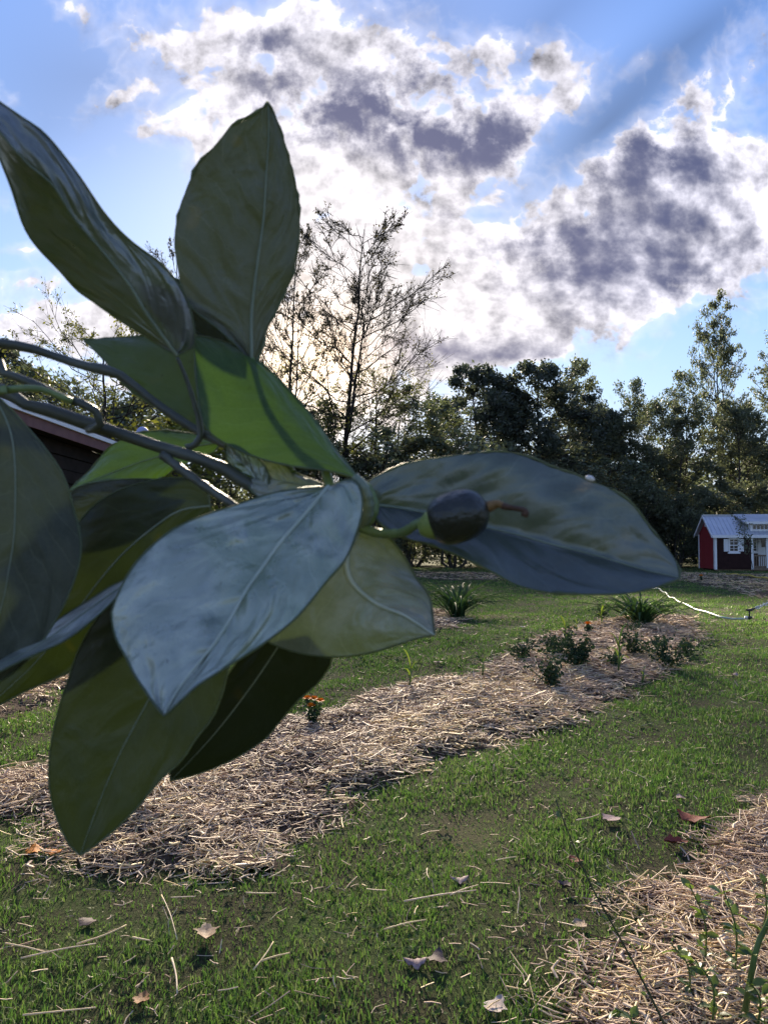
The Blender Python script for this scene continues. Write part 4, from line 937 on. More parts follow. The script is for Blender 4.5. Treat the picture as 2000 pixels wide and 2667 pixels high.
DRY = [(370, 2602, .075, 'dry_brown', 'curled brown leaf in the bottom left lawn'), (1195, 2306, .085, 'dry_mauve', 'curled mauve leaf standing in the middle lawn'), (1512, 2428, .07, 'dry_tan', 'small pinkish tan leaf below the tall bare shoot'),
    (1590, 2158, .12, 'dry_mauve', 'pale mauve torn leaf at the end of a stalk'), (1806, 2146, .17, 'dry_red', 'large dark red leaf above the right straw bed'), (1760, 2205, .12, 'dry_red', 'reddish leaf on the upper edge of the right straw bed'),
    (538, 2452, .12, 'dry_tan', 'long tan leaf lying in the lower left grass'), (1138, 2540, .09, 'dry_dark', 'dark purple leaf near the bottom centre'), (1080, 2548, .085, 'dry_mauve', 'flat mauve leaf left of the dark purple one'),
    (230, 2408, .085, 'dry_dark', 'grey-brown leaf just under the hanging leaf tip'), (1500, 2258, .08, 'dry_red', 'small white and red leaf beside the bare shoot'), (1468, 2328, .07, 'dry_dark', 'grey leaf pressed in the grass left of the shoot'),
    (90, 2245, .11, 'dry_orange', 'bright orange leaf at the left edge of the straw bed'), (138, 2248, .09, 'dry_orange', 'second orange leaf touching the straw bed edge'), (1290, 2655, .10, 'dry_white', 'pale leaf cut by the bottom edge'),
    (1770, 2095, .07, 'dry_mauve', 'small pink leaf above the large red one'), (1285, 1722, .13, 'dry_white', 'white leaf on the lawn above the straw bed'), (1140, 1738, .13, 'dry_dark', 'dark clod-like leaf on the shaded lawn above the bed'),
    (1910, 1760, .12, 'dry_mauve', 'pale curled leaf on the lawn right of the herbs'), (1362, 1640, .16, 'dry_white', 'white curled leaf beside the near daylily lawn'), (290, 2245, .045, 'dome_blue', 'tiny pale blue scrap on the straw under the leaf tip')]
for i, a in enumerate(DRY): dry_leaf(a[0], a[1], a[2], a[3], a[4], i + 3)
# ------------------------------------------------------------------ shoots in the lower right corner
def oval_leaf(L):
    t = np.linspace(0, 1, 6); w = .30 * np.sin(np.pi * t ** .85) + .004
    V = [(t[i] * L, k * w[i] * L, .08 * L * abs(k) + .10 * L * math.sin(t[i] * 3) - .12 * L * t[i]) for i in range(6) for k in (-1, 0, 1)]
    ii = np.arange(18).reshape(6, 3); return np.array(V), np.stack([ii[:-1, :-1], ii[1:, :-1], ii[1:, 1:], ii[:-1, 1:]], -1).reshape(-1, 4)
simple('shoot_bark', (.055, .06, .03), (.10, .095, .05), 60, .6, .3, .3, .002)
OV, OF = oval_leaf(1.0); OVL = []
for k in range(4):
    t_ = mesh_obj('leaf', OV, OF, 'leaf_rose', None, np.full(len(OV), (.2, .45, .7, .95)[k]), True); OVL.append(t_.data); bpy.data.objects.remove(t_)
def shoot(pts, r0, r1, leaves, lsz, label, name='leafy_shoot', seed=1, mat='stem_green', thorns=0):
    r = np.random.default_rng(seed); q = crom(pts, 16); b = q[0].copy(); o = thing(name, label, 'plant', b)
    m = MB().tube(q, np.linspace(r0, r1, 16), 7)
    for i in range(thorns):
        p = q[r.integers(2, 15)]; m.tube([p, p + r.normal(0, .006, 3) + [0, 0, .006]], [.0022, .0004], 4)
    m.build('stem', mat, o, True, b)
    for i in range(leaves):
        f = .25 + .75 * (i + r.random() * .6) / leaves; p = q[min(15, int(f * 15))]; az = i * 2.4 + r.normal(0, .4)
        for s in (range(3) if lsz > .03 else range(1)):
            c = bpy.data.objects.new('leaf', OVL[r.integers(0, 4)]); COL.objects.link(c); c.parent = o; c.location = tuple(p - b + np.array([math.cos(az), math.sin(az), .3]) * (.012 if s == 0 else .004)); c.rotation_euler = (r.normal(0, .4), -.25 + r.normal(0, .35), az + (s - 1) * 1.0 * (s > 0) + (0.9 if s == 2 else 0)); k = lsz * r.uniform(.6, 1.15); c.scale = (k, k, k)
    return o
b0 = G(1790, 2800)
shoot([b0 + [0, 0, -.01], P(1735, 2680, 2.12), P(1650, 2510, 2.08), P(1590, 2400, 2.05), P(1530, 2290, 2.03), P(1480, 2170, 2.02), P(1446, 2082, 2.0)],   .0042, .0016, 12, .024, 'tall thin bare shoot leaning left over the lawn', 'bare_shoot', 3, 'shoot_bark', 14)
def sh(base, top, n, lsz, label, seed, d=None, bend=.03, r0=.004):
    b = G(*base); t = P(top[0], top[1], d or (b[1] - .05)); mid = (b + t) / 2 + np.array([bend, 0, .03]); shoot([b + [0, 0, -.01], mid, t], r0, .002, n, lsz, label, seed=seed, thorns=6)
sh((1830, 2560), (1795, 2305), 7, .042, 'upright leafy shoot in the right straw bed', 5, 2.45)
sh((1905, 2600), (1880, 2310), 8, .040, 'leafy shoot right of the upright one in the straw', 6, 2.4)
sh((1790, 2640), (1745, 2455), 6, .040, 'short leafy shoot low in the right straw bed', 7, 2.3)
sh((1960, 2500), (1985, 2290), 6, .040, 'leafy shoot at the right edge of the frame', 8, 2.5)
sh((1850, 2700), (1810, 2500), 7, .042, 'low leafy shoot in the bottom right corner', 9, 2.2)
sh((1960, 2720), (1945, 2550), 8, .042, 'bushy leafy shoot in the very corner', 10, 2.2)
sh((1640, 2760), (1600, 2625), 5, .045, 'leafy shoot peeping in at the bottom edge', 11, 2.2)
b = G(1930, 2680); shoot([b - [0, 0, .01], P(1958, 2520, 2.25), P(1975, 2450, 2.25), P(2010, 2380, 2.24), P(2060, 2240, 2.2)], .011, .006, 4, .04, 'thick smooth green cane rising at the right edge', 'green_cane', 12, 'stem_green', 4)

# ------------------------------------------------------------------ citrus branch close to the camera
def leaf_mat(name, base, base2, rough, spec, trans, tw, vein=(.2, .25, .12), pucker=.5, coat=0.0, ior=1.45):
    m, nt, o = newmat(name)
    uvn = nt.nodes.new('ShaderNodeUVMap'); uvn.uv_map = 'UVMap'; sp_ = nt.nodes.new('ShaderNodeSeparateXYZ'); nt.links.new(uvn.outputs[0], sp_.inputs[0])
    u = X(nt, sp_.outputs[0]); v = X(nt, sp_.outputs[1]); av = (v - .5).ab() * 2.0
    co = objco(nt); n1 = noise(nt, co, 130, 4, .6); n2 = noise(nt, co, 42, 3, .5, .6); n3 = noise(nt, co, 600, 3, .6)
    quilt = noise(nt, comb(nt, u * 5.0 - av * 1.5, v * 2.6, 0.0), 1.0, 2, .45, .6)
    vr = nt.nodes.new('ShaderNodeTexVoronoi'); vr.feature = 'DISTANCE_TO_EDGE'; vr.inputs['Scale'].default_value = 330; nt.links.new(co.k, vr.inputs['Vector']); retic = X(nt, vr.outputs['Distance'])
    # side veins leave the midrib at a slant
    s = (u * 9.0 - av * 2.2 + n2 * 1.6)
    fr = s._m('FRACT'); vd = (fr - .5).ab(); vline = (vd * -1.0 + .5).sm(.0, .045) * -1.0 + 1.0   # 1 on a vein
    c = mixc(nt, n2.sm(.35, .68), base, base2); c = mixc(nt, vline * .5, c, vein); c = mixc(nt, n1.sm(.55, .75) * .25, c, tuple(k * .7 for k in base))
    c = mixc(nt, (retic.sm(0, .10) * -1.0 + 1.0) * .16, c, vein); spk = noise(nt, co, 210, 2, .5); c = mixc(nt, spk.sm(.735, .76) * .6, c, (.02, .018, .012))
    b = princ(nt, c, rough, spec); b.inputs['IOR'].default_value = ior; b.inputs['Coat Weight'].default_value = coat; b.inputs['Coat Roughness'].default_value = .22
    rv = nt.nodes.new('ShaderNodeMapRange'); nt.links.new(n1.k, rv.inputs[0]); rv.inputs[1].default_value = .3; rv.inputs[2].default_value = .7; rv.inputs[3].default_value = rough - .07; rv.inputs[4].default_value = rough + .10; nt.links.new(rv.outputs[0], b.inputs['Roughness'])
    h = (vd * 2.0).sm(0, 1) * -.06 + n2 * .55 + quilt * 1.5 + n1 * .02 + retic.sm(0, .12) * .006
    bump(nt, h, min(pucker, 1.0), .0065 * max(pucker, 1.0), b)
    t = nt.nodes.new('ShaderNodeBsdfTranslucent'); tcol = mixc(nt, n2.sm(.3, .75), trans, tuple(k * .55 for k in trans)); tcol = mixc(nt, noise(nt, co, 48, 2, .5).sm(.66, .74) * (.7 if 'young' in name else .15), tcol, (.50, .42, .015)); tcol = mixc(nt, vline * .35, tcol, tuple(k * .5 for k in trans))  # yellow blotches: sun dapples painted into the translucent colour, strongest on young leaves
    nt.links.new(tcol.k, t.inputs[0])
    x = nt.nodes.new('ShaderNodeMixShader'); x.inputs[0].default_value = tw
    nt.links.new(b.outputs[0], x.inputs[1]); nt.links.new(t.outputs[0], x.inputs[2]); nt.links.new(x.outputs[0], o.inputs[0]); return m
leaf_mat('citrus_gloss', (.16, .21, .165), (.36, .41, .34), .30, .8, (.10, .22, .02), .04, (.34, .40, .33), 1.25, .3, 1.75)
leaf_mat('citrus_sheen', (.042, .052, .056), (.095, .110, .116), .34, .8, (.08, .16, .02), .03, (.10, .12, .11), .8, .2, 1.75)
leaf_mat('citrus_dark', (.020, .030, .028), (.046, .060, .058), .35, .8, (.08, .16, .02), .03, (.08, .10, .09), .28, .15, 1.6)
leaf_mat('citrus_grey', (.060, .066, .050), (.098, .105, .080), .5, .4, (.10, .15, .04), .05, (.15, .16, .12), .8)
leaf_mat('citrus_under', (.042, .048, .034), (.066, .073, .052), .55, .35, (.10, .15, .04), .05, (.11, .12, .08), .5)
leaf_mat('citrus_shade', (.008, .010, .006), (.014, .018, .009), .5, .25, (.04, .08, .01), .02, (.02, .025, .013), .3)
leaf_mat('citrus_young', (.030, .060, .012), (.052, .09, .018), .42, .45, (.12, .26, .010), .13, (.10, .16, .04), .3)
leaf_mat('citrus_mid', (.016, .022, .010), (.026, .036, .014), .42, .4, (.08, .13, .015), .06, (.045, .06, .025), .3)
leaf_mat('citrus_pale', (.125, .145, .125), (.26, .28, .245), .42, .6, (.2, .3, .05), .05, (.26, .30, .24), .6, 0.0, 1.6)
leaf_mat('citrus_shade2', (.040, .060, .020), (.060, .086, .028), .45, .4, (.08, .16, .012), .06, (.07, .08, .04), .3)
leaf_mat('leaf_rim', (.10, .13, .08), (.14, .17, .11), .45, .4, (.30, .36, .13), .4, (.2, .25, .15), .1)
leaf_mat('pale_rib', (.40, .46, .38), (.52, .57, .48), .4, .5, (.4, .5, .15), .08, (.4, .45, .38), .1)
leaf_mat('leaf_rib', (.17, .21, .16), (.24, .28, .21), .4, .5, (.4, .5, .15), .1, (.2, .25, .15), .1)
m, nt, o = newmat('citrus_bark'); co = objco(nt)
n1 = noise(nt, co, 120, 5, .6); n2 = noise(nt, co, 30, 3, .5)
b = princ(nt, mixc(nt, n2.sm(.35, .7), (.040, .046, .034), (.080, .088, .072)), .45, .5); bump(nt, n1, .5, .002, b); nt.links.new(b.outputs[0], o.inputs[0])
m, nt, o = newmat('petiole_green'); co = objco(nt)
n2 = noise(nt, co, 40, 3, .5); b = princ(nt, mixc(nt, n2.sm(.35, .7), (.10, .15, .05), (.17, .23, .08)), .42, .5); b.inputs['Subsurface Weight'].default_value = .15; b.inputs['Subsurface Radius'].default_value = (.004, .005, .001)
nt.links.new(b.outputs[0], o.inputs[0])
m, nt, o = newmat('fruit_skin'); co = objco(nt)
n1 = noise(nt, co, 260, 3, .5); n2 = noise(nt, co, 60, 3, .5)
b = princ(nt, mixc(nt, n2.sm(.35, .7), (.007, .009, .007), (.022, .025, .020)), .34, .55); bump(nt, n1, .8, .0014, b)
nt.links.new(b.outputs[0], o.inputs[0])
simple('calyx_green', (.13, .18, .035), (.24, .29, .07), 160, .5, .4, .3, .001)
simple('style_orange', (.16, .085, .03), (.25, .15, .06), 160, .6, .3, .5, .001)
simple('style_brown', (.055, .028, .018), (.10, .055, .035), 200, .7, .3, .5, .001)
simple('pale_speck', (.7, .65, .62), (.8, .75, .72), 100, .5, .4, 0)

BR0 = P(940, 1368, .345)
br = thing('citrus_branch', 'citrus branch with large glossy leaves and one small dark fruit close to the camera', 'branch', BR0)
lr = np.random.default_rng(33)
def leaf(mid, left, right, mat, dl=0.0, dr=0.0, bulge=.05, label=None, n=34, m=9, rim=.00048, rib=.0010, ripple=.0006, side=1, serr=.0, ribmat='leaf_rib'):
    """leaf blade lofted between its two margins and its midrib; dl / dr push the margins away from (+) or towards (-) the viewer"""
    M = np.array([P(*p) for p in mid]); mids = crom(M, n)
    def margin(e, dd):
        k = len(e); md = [p[2] for p in mid]
        full = [mid[0][:2]] + [p[:2] for p in e] + [mid[-1][:2]]
        a = np.array(full, float); s = np.concatenate([[0], np.cumsum(np.hypot(*np.diff(a, axis=0).T))]); s /= s[-1]
        ms = np.linspace(0, 1, len(md)); pts = []
        for (px, py), t in zip(full, s): pts.append(P(px, py, np.interp(t, ms, md) + dd * math.sin(math.pi * min(max(t, 0), 1)) ** .6))
        return crom(np.array(pts), n)
    Lm, Rm = margin(left, dl), margin(right, dr); t = np.linspace(0, 1, n)
    rows = []; uv = []
    vs = np.concatenate([np.linspace(-1, 0, m + 1)[:-1], np.linspace(0, 1, m + 1)])
    tan = np.gradient(mids, axis=0); ac = Rm - Lm; N = np.cross(tan, ac); ln = np.linalg.norm(N, axis=1); N /= np.maximum(ln, 1e-9)[:, None]
    if np.dot(N[n // 2], CAMP - mids[n // 2]) < 0: N = -N
    ph = lr.uniform(0, 6.28, 3)
    for v in vs:
        E = Lm if v < 0 else Rm; a = abs(v)
        p = mids * (1 - a) + E * a; w = np.linalg.norm(E - mids, axis=1)
        off = bulge * side * w * (4 * a * (1 - a)) * .5
        off = off + ripple * .35 * np.sin(2 * np.pi * (t * 9 - a * 2.2) + ph[0] + 2 * np.sin(t * 5 + ph[2])) * np.sin(np.pi * a) * np.clip(w / .02, 0, 1) + ripple * 1.6 * np.sin(t * 11 + a * 5 * (1 if v < 0 else -1) + ph[1]) * np.sin(np.pi * np.clip(t, 0, 1)) * a
        rows.append(p + N * off[:, None]); uv.append(np.stack([t, np.full(n, .5 + v / 2)], 1))
    V = np.stack(rows, 1).reshape(-1, 3); UVs = np.stack(uv, 1).reshape(-1, 2); k = len(vs)
    ii = np.arange(n * k).reshape(n, k); Fq = np.stack([ii[:-1, :-1], ii[1:, :-1], ii[1:, 1:], ii[:-1, 1:]], -1).reshape(-1, 4)
    nf = len(Fq); Vs = [V]; Fs = [Fq]; U = [UVs]; nn = len(V)
    for col in (0, k - 1):
        e = V.reshape(n, k, 3)[:, col]; jr = rim * (1 + serr * lr.normal(0, 1, n)); tv, tf, _ = tube(e, np.abs(jr), 5, False); Vs.append(tv); Fs.append(tf + nn); nn += len(tv); U.append(np.full((len(tv), 2), .5))
    Fa = np.concatenate(Fs); mi = np.zeros(len(Fa), np.int32); mi[nf:] = 1
    o = mesh_obj('leaf', np.concatenate(Vs), Fa, None, br, None, True, BR0, np.concatenate(U), [mat, 'leaf_rim'], mi)
    if label: o['label'] = label
    if rib:
        c = V.reshape(n, k, 3)[:, m] + N * rib * .35; tv, tf, _ = tube(c, np.linspace(rib, rib * .25, n), 6, False)
        mesh_obj('midrib', tv, tf, ribmat, o, None, True, BR0, np.full((len(tv), 2), .5))
    return o
def stem(pts, r0, r1, mat='citrus_bark', name='stem', n=36, wob=.0002, label=None):
    q = crom(np.array([P(*p) if not isinstance(p, np.ndarray) else p for p in pts]), n); rad = np.linspace(r0, r1, n) * (1 + .05 * np.sin(np.arange(n) * 1.1) + .05 * lr.normal(0, 1, n) * (r0 > .002)); rad[::9] *= 1.12 if r0 > .002 else 1
    V, F4, F3 = tube(q, rad, 10); o = mesh_obj(name, V, [F4, F3], mat, br, None, True, BR0)
    if label: o['label'] = label
    return o
S = .0001
# stems, running out of the frame to the little trunk at the left
TR = np.array([-.66, .47, 0.0])
stem([TR + [0, 0, -.02], TR + [.01, 0, .6], TR + [-.01, .01, 1.2], TR + [.02, 0, 1.75]], .016, .009, name='trunk')
stem([TR + [0, 0, 1.42], np.array([-.45, .42, 1.535]), np.array([-.30, .40, 1.555]), (-60, 1010, .385), (54, 1050, .38), (136, 1071, .378), (217, 1099, .376), (353, 1143, .372), (434, 1170, .368), (506, 1190, .364), (591, 1224, .36), (675, 1279, .356), (800, 1335, .35), (945, 1372, .345)], .0052, .0026, n=60, label='thick grey-green main stem')
stem([np.array([-.45, .42, 1.535]), np.array([-.30, .40, 1.59]), (-60, 885, .385), (0, 894, .385), (81, 907, .384), (163, 935, .383), (244, 959, .382), (312, 975, .381), (420, 1060, .378), (520, 1125, .372), (600, 1165, .366), (680, 1222, .362), (760, 1300, .356)], .0034, .0018, n=50, label='upper grey stem passing behind the green leaf')
stem([np.array([-.45, .42, 1.535]), np.array([-.28, .385, 1.565]), (-40, 950, .368), (0, 967, .366), (54, 986, .364), (108, 1008, .362), (163, 1034, .360), (217, 1052, .358), (252, 1072, .357), (266, 1095, .358), (255, 1114, .362), (232, 1119, .370)], .0026, .0019, n=50, label='curled stem looping round the main stem')
stem([np.array([-.30, .37, 1.555]), (-30, 1022, .352), (0, 1018, .352), (60, 1012, .352), (110, 1014, .353), (160, 1034, .355), (190, 1046, .357)], .0022, .0016, 'petiole_green')
stem([(425, 1185, .366), (480, 1228, .360), (540, 1270, .354), (600, 1310, .348), (650, 1345, .345)], .0022, .0018, label='short lower side stem')
stem([(462, 930, .362), (485, 985, .364), (505, 1045, .366), (520, 1100, .367), (522, 1135, .367), (508, 1158, .367), (486, 1166, .367)], .0008, .0017, name='petiole')
stem([(655, 930, .378), (700, 1040, .378), (775, 1140, .370), (838, 1205, .358), (862, 1268, .350), (900, 1330, .346), (942, 1368, .345)], .0012, .0026, 'petiole_green', 'petiole')
stem([(922, 1243, .334), (946, 1268, .333), (959, 1303, .334), (958, 1338, .338), (945, 1366, .344)], .0022, .0024, 'leaf_rib', 'petiole', label='pale shining leaf stalk')
stem([(935, 1248, .346), (962, 1275, .344), (975, 1310, .342), (972, 1340, .342), (950, 1368, .345)], .0016, .0022, 'petiole_green', 'petiole')
stem([(985, 1318, .350), (968, 1345, .348), (945, 1370, .345)], .0014, .0020, 'petiole_green', 'petiole')
stem([(746, 1175, .372), (750, 1200, .366), (765, 1230, .36)], .0009, .0012, 'petiole_green', 'petiole')
# leaves
leaf([(462, 925, .362), (386, 821, .352), (337, 742, .345), (271, 658, .335), (199, 574, .322), (139, 483, .31), (72, 425, .298), (0, 345, .285), (-130, 195, .268)],
     [(422, 902), (362, 866), (301, 829), (241, 787), (199, 756), (150, 697), (100, 640), (66, 586), (36, 501), (12, 441), (-20, 370), (-90, 260)],
     [(503, 905), (507, 869), (494, 797), (464, 736), (422, 684), (337, 622), (271, 556), (199, 453), (120, 351), (60, 305), (0, 264), (-70, 215)], 'citrus_sheen', .012, .006, .10, 'long twisting glossy leaf running out at the upper left', ripple=.0011, n=44)
leaf([(655, 945, .378), (654, 833, .377), (663, 743, .375), (675, 652, .373), (687, 562, .371), (693, 453, .368), (699, 369, .365), (698, 268, .362)],
     [(621, 905), (560, 850), (500, 803), (473, 749), (461, 682), (456, 634), (464, 562), (482, 507), (512, 432), (540, 400), (573, 366), (603, 327), (657, 299)],
     [(669, 941), (681, 911), (693, 869), (717, 815), (747, 755), (766, 712), (778, 622), (778, 538), (766, 459), (747, 387), (729, 327), (711, 288)], 'citrus_grey', -.012, .010, .08, 'upright oval leaf showing its dull grey underside', rib=.0010, ribmat='leaf_rib', serr=.6, n=44)
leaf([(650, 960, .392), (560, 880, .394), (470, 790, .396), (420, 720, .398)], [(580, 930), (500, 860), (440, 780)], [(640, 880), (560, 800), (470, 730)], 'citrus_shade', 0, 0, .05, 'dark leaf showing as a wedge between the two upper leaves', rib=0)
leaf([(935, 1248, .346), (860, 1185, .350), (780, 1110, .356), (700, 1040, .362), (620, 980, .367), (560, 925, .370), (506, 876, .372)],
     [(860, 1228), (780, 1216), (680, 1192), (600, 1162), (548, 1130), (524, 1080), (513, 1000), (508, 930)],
     [(915, 1218), (870, 1162), (830, 1108), (780, 1048), (740, 1000), (690, 950), (620, 905), (560, 884), (525, 876)], 'citrus_young', -.010, .012, .12, 'bright green backlit leaf crossing the middle with painted yellow sun dapples', rib=0, serr=.4)
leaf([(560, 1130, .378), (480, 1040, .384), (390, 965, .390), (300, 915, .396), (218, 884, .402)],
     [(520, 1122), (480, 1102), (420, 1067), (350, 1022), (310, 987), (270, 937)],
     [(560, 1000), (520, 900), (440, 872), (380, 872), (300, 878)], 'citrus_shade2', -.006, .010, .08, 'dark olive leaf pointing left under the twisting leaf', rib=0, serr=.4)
leaf([(858, 1268, .340), (811, 1324, .334), (769, 1371, .328), (726, 1421, .322), (684, 1480, .314), (642, 1539, .306), (610, 1598, .298), (560, 1677, .288), (482, 1774, .277), (428, 1864, .268)],
     [(800, 1271), (700, 1285), (612, 1311), (530, 1338), (464, 1372), (422, 1406), (380, 1448), (354, 1480), (325, 1525), (301, 1575), (292, 1605), (301, 1659), (326, 1707), (350, 1756), (374, 1792), (398, 1828)],
     [(890, 1252), (925, 1250), (942, 1290), (944, 1330), (937, 1370), (916, 1430), (892, 1472), (844, 1520), (772, 1599), (711, 1653), (651, 1701), (579, 1750), (512, 1792), (458, 1840)], 'citrus_gloss', .012, -.012, .10, 'large blue-grey shining leaf reaching towards the camera', rib=.0012, ribmat='pale_rib', ripple=.0012, n=48, m=11)
leaf([(935, 1378, .348), (905, 1440, .345), (912, 1510, .342), (975, 1570, .336), (1055, 1605, .330), (1131, 1654, .322)],
     [(880, 1400), (780, 1480), (700, 1580), (682, 1640), (700, 1672), (739, 1689), (790, 1702), (874, 1709), (958, 1701), (1022, 1684), (1098, 1660)],
     [(985, 1388), (1018, 1406), (1056, 1455), (1085, 1506), (1110, 1540), (1124, 1575)], 'citrus_pale', .006, .010, .14, 'pale grey leaf folded under the large shining leaf', rib=.0016, ribmat='pale_rib', ripple=.0009)
leaf([(978, 1315, .350), (1050, 1325, .350), (1117, 1339, .350), (1200, 1358, .350), (1280, 1378, .349), (1361, 1397, .348), (1442, 1420, .346), (1551, 1447, .343), (1659, 1480, .34), (1769, 1506, .336)],
     [(954, 1262), (998, 1231), (1057, 1208), (1128, 1198), (1204, 1187), (1269, 1178), (1312, 1175), (1361, 1181), (1399, 1192), (1442, 1211), (1497, 1230), (1540, 1252), (1584, 1271), (1627, 1298), (1659, 1331), (1687, 1371), (1725, 1415), (1757, 1458), (1771, 1487)],
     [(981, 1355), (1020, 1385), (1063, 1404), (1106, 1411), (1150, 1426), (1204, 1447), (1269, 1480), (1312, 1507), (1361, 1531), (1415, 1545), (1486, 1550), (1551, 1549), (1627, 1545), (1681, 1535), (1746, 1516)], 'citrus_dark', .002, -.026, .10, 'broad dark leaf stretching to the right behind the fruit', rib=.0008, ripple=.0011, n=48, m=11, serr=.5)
leaf([(560, 1330, .362), (520, 1500, .360), (470, 1650, .358), (400, 1800, .356), (320, 1950, .354), (260, 2090, .352), (210, 2227, .35)],
     [(470, 1380), (360, 1480), (260, 1600), (205, 1690), (181, 1756), (163, 1810), (145, 1882), (133, 1955), (130, 2027), (139, 2099), (163, 2165), (187, 2208)],
     [(600, 1400), (620, 1550), (605, 1690), (591, 1762), (579, 1810), (555, 1870), (512, 1924), (476, 1979), (422, 2027), (362, 2099), (301, 2160), (241, 2208)], 'citrus_mid', .004, -.006, .06, 'large dark green leaf hanging to a point over the straw', rib=.0006)
leaf([(548, 1318, .372), (470, 1330, .373), (400, 1375, .374), (325, 1439, .375), (260, 1513, .376), (180, 1620, .376), (90, 1730, .376), (-50, 1858, .376)],
     [(530, 1252), (464, 1245), (422, 1247), (359, 1260), (316, 1275), (274, 1296), (236, 1325), (203, 1363), (150, 1430), (90, 1540), (40, 1660), (0, 1760)],
     [(545, 1370), (500, 1450), (430, 1560), (350, 1640), (260, 1705), (175, 1754), (81, 1794), (0, 1836)], 'citrus_mid', .004, .004, .05, 'long dark leaf with a bright upper rim behind the pale strip', rib=.0006)
leaf([(420, 1462, .350), (330, 1520, .344), (228, 1592, .335), (114, 1672, .322), (0, 1735, .308), (-150, 1815, .29)],
     [(370, 1482), (338, 1502), (285, 1527), (228, 1568), (171, 1608), (114, 1652), (57, 1690), (0, 1718), (-80, 1765)],
     [(370, 1512), (326, 1541), (285, 1580), (228, 1622), (163, 1666), (102, 1700), (41, 1733), (0, 1754), (-80, 1795)], 'citrus_pale', .012, -.016, .05, 'pale leaf seen edge-on as a light strip', rib=.0005)
leaf([(-30, 1010, .335), (12, 1081, .333), (33, 1142, .331), (41, 1224, .329), (41, 1325, .327), (37, 1407, .325), (24, 1488, .323), (8, 1570, .322), (-30, 1690, .32), (-70, 1790, .318)],
     [(-80, 1080), (-150, 1200), (-190, 1350), (-180, 1500), (-140, 1640), (-100, 1740)],
     [(8, 1045), (41, 1077), (81, 1122), (122, 1171), (159, 1224), (179, 1273), (191, 1325), (203, 1366), (210, 1419), (205, 1468), (187, 1529), (150, 1610), (90, 1700), (10, 1770)], 'citrus_under', .004, .006, .06, 'broad dull leaf filling the left edge of the picture', rib=.0004)
leaf([(576, 1152, .405), (500, 1165, .41), (430, 1185, .415), (350, 1210, .42), (260, 1245, .425), (178, 1278, .43)],
     [(560, 1175), (519, 1196), (470, 1215), (422, 1243), (350, 1263), (295, 1253), (253, 1259), (211, 1272)],
     [(549, 1140), (506, 1129), (443, 1121), (401, 1123), (359, 1130), (308, 1152), (287, 1162), (262, 1187), (236, 1221), (211, 1246)], 'citrus_young', -.006, .012, .08, 'small bright green backlit leaf behind the main stem', rib=.0004, serr=.6)
leaf([(500, 1262, .395), (400, 1275, .397), (300, 1290, .4), (170, 1300, .405)], [(420, 1250), (340, 1248), (250, 1256), (200, 1272)], [(420, 1330), (320, 1370), (230, 1380), (190, 1340)], 'citrus_under', .004, .004, .05, 'dull leaf wedge under the small bright leaf', rib=0)
leaf([(800, 1560, .372), (740, 1660, .372), (660, 1780, .372), (560, 1910, .372), (445, 2034, .372)],
     [(700, 1600), (620, 1720), (540, 1830), (480, 1930), (445, 2000)],
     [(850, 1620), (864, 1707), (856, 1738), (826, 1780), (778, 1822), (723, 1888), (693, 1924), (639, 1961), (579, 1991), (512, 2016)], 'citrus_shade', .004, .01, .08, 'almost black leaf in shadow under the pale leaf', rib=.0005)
leaf([(862, 1272, .352), (790, 1262, .354), (720, 1250, .356), (660, 1235, .358)], [(819, 1253), (769, 1227), (718, 1202), (680, 1205)], [(830, 1300), (760, 1310), (690, 1300), (650, 1270)], 'citrus_pale', .006, -.006, .1, 'small pale leaf tucked behind the large shining leaf', rib=.0005)
leaf([(700, 1290, .356), (655, 1235, .357), (620, 1190, .358), (588, 1150, .358)], [(640, 1250), (600, 1215), (590, 1180)], [(700, 1240), (672, 1196), (645, 1170), (615, 1155)], 'citrus_gloss', .006, -.004, .1, 'small folded glossy leaf beside the main stem', rib=.0004)
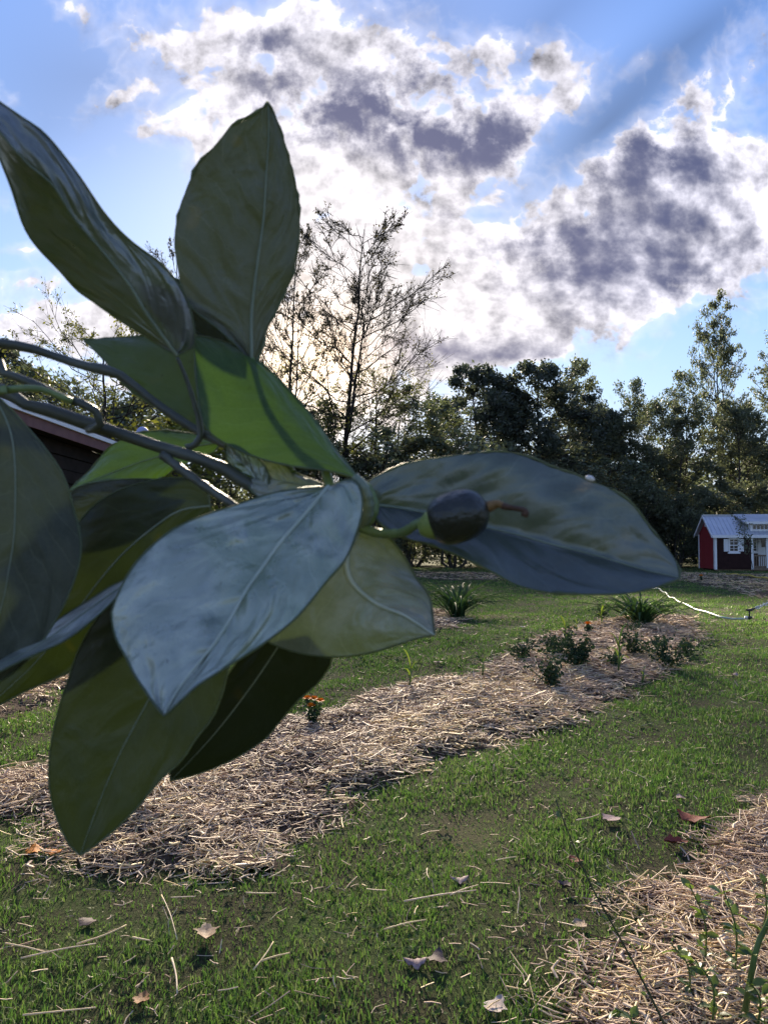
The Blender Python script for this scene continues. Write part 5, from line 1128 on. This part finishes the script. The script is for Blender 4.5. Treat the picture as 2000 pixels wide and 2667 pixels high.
# fruit on its stalk
fc = P(1199, 1353, .318); RX = RT; FU = UP
ped = [(942, 1374, .345), (975, 1386, .340), (1010, 1390, .334), (1050, 1386, .328), (1080, 1368, .322), (1100, 1357, .320)]
stem(ped, .0022, .0019, 'petiole_green', 'fruit_stalk')
ax = P(1275, 1322, .316) - P(1122, 1372, .320); axl = np.linalg.norm(ax); ax /= axl
s0 = P(1118, 1370, .320); t = np.linspace(0, 1, 22)
prof = np.array([.30, .62, .80, .91, .98, 1.0, .99, .95, .86, .72, .52, .30, .16]); tt = np.array([0, .05, .12, .2, .32, .45, .57, .68, .78, .87, .94, .985, 1.0])
pts = s0 + ax * (t * axl)[:, None]; rad = np.interp(t, tt, prof) * .0111
V, F4, F3 = tube(pts, rad, 28)
axc = np.concatenate([np.repeat(pts, 28, 0), pts[:1], pts[-1:]]); dv = V - axc; V = axc + dv * (1 + .025 * np.sin(dv[:, 2:3] * 300 + 1) + .02 * np.sin(dv[:, 1:2] * 320)); fr = mesh_obj('fruit', V, [F4, F3], 'fruit_skin', br, None, True, BR0); fr['label'] = 'small dark unripe citrus fruit'
# calyx: cup with five lobes clasping the fruit
cb = s0 - ax * .0045; tq = np.linspace(0, 1, 9); V, F4, F3 = tube(cb + ax * (tq * .0068)[:, None], .0024 + .0046 * tq ** .7, 20, False)
V = V.reshape(9, 20, 3); lob = (1 + np.cos(np.arange(20) / 20 * 2 * np.pi * 5)) * .5; V[7:] += ax * (lob * .0022)[None, :, None]; mesh_obj('calyx', V.reshape(-1, 3), F4, 'calyx_green', fr, None, True, BR0)
e0 = s0 + ax * axl
V, F4, F3 = tube(crom([e0 - ax * .001, e0 + ax * .003, P(1300, 1313, .314), P(1318, 1322, .313)], 10), [.0022, .0024, .0023, .0021, .0019, .0017, .0015, .0014, .0013, .0012], 10); mesh_obj('style_base', V, [F4, F3], 'style_orange', fr, None, True, BR0)
V, F4, F3 = tube(crom([P(1308, 1318, .3135), P(1335, 1323, .312), P(1358, 1327, .311), P(1368, 1334, .311), P(1364, 1346, .311)], 14), np.array([13, 12, 11, 10, 10, 9, 9, 9, 9, 10, 11, 13, 13, 9]) * .00012, 8); mesh_obj('style', V, [F4, F3], 'style_brown', fr, None, True, BR0)
p = P(1536, 1246, .342); th = np.linspace(0, np.pi, 8); V, F4, F3 = tube(np.stack([p[0] - .002 * np.cos(th), np.full(8, p[1]), p[2] + .0008 * np.cos(th)], 1), np.maximum(.0013 * np.sin(th), .0002), 10); mesh_obj('white_speck', V, [F4, F3], 'pale_speck', br, None, True, BR0)
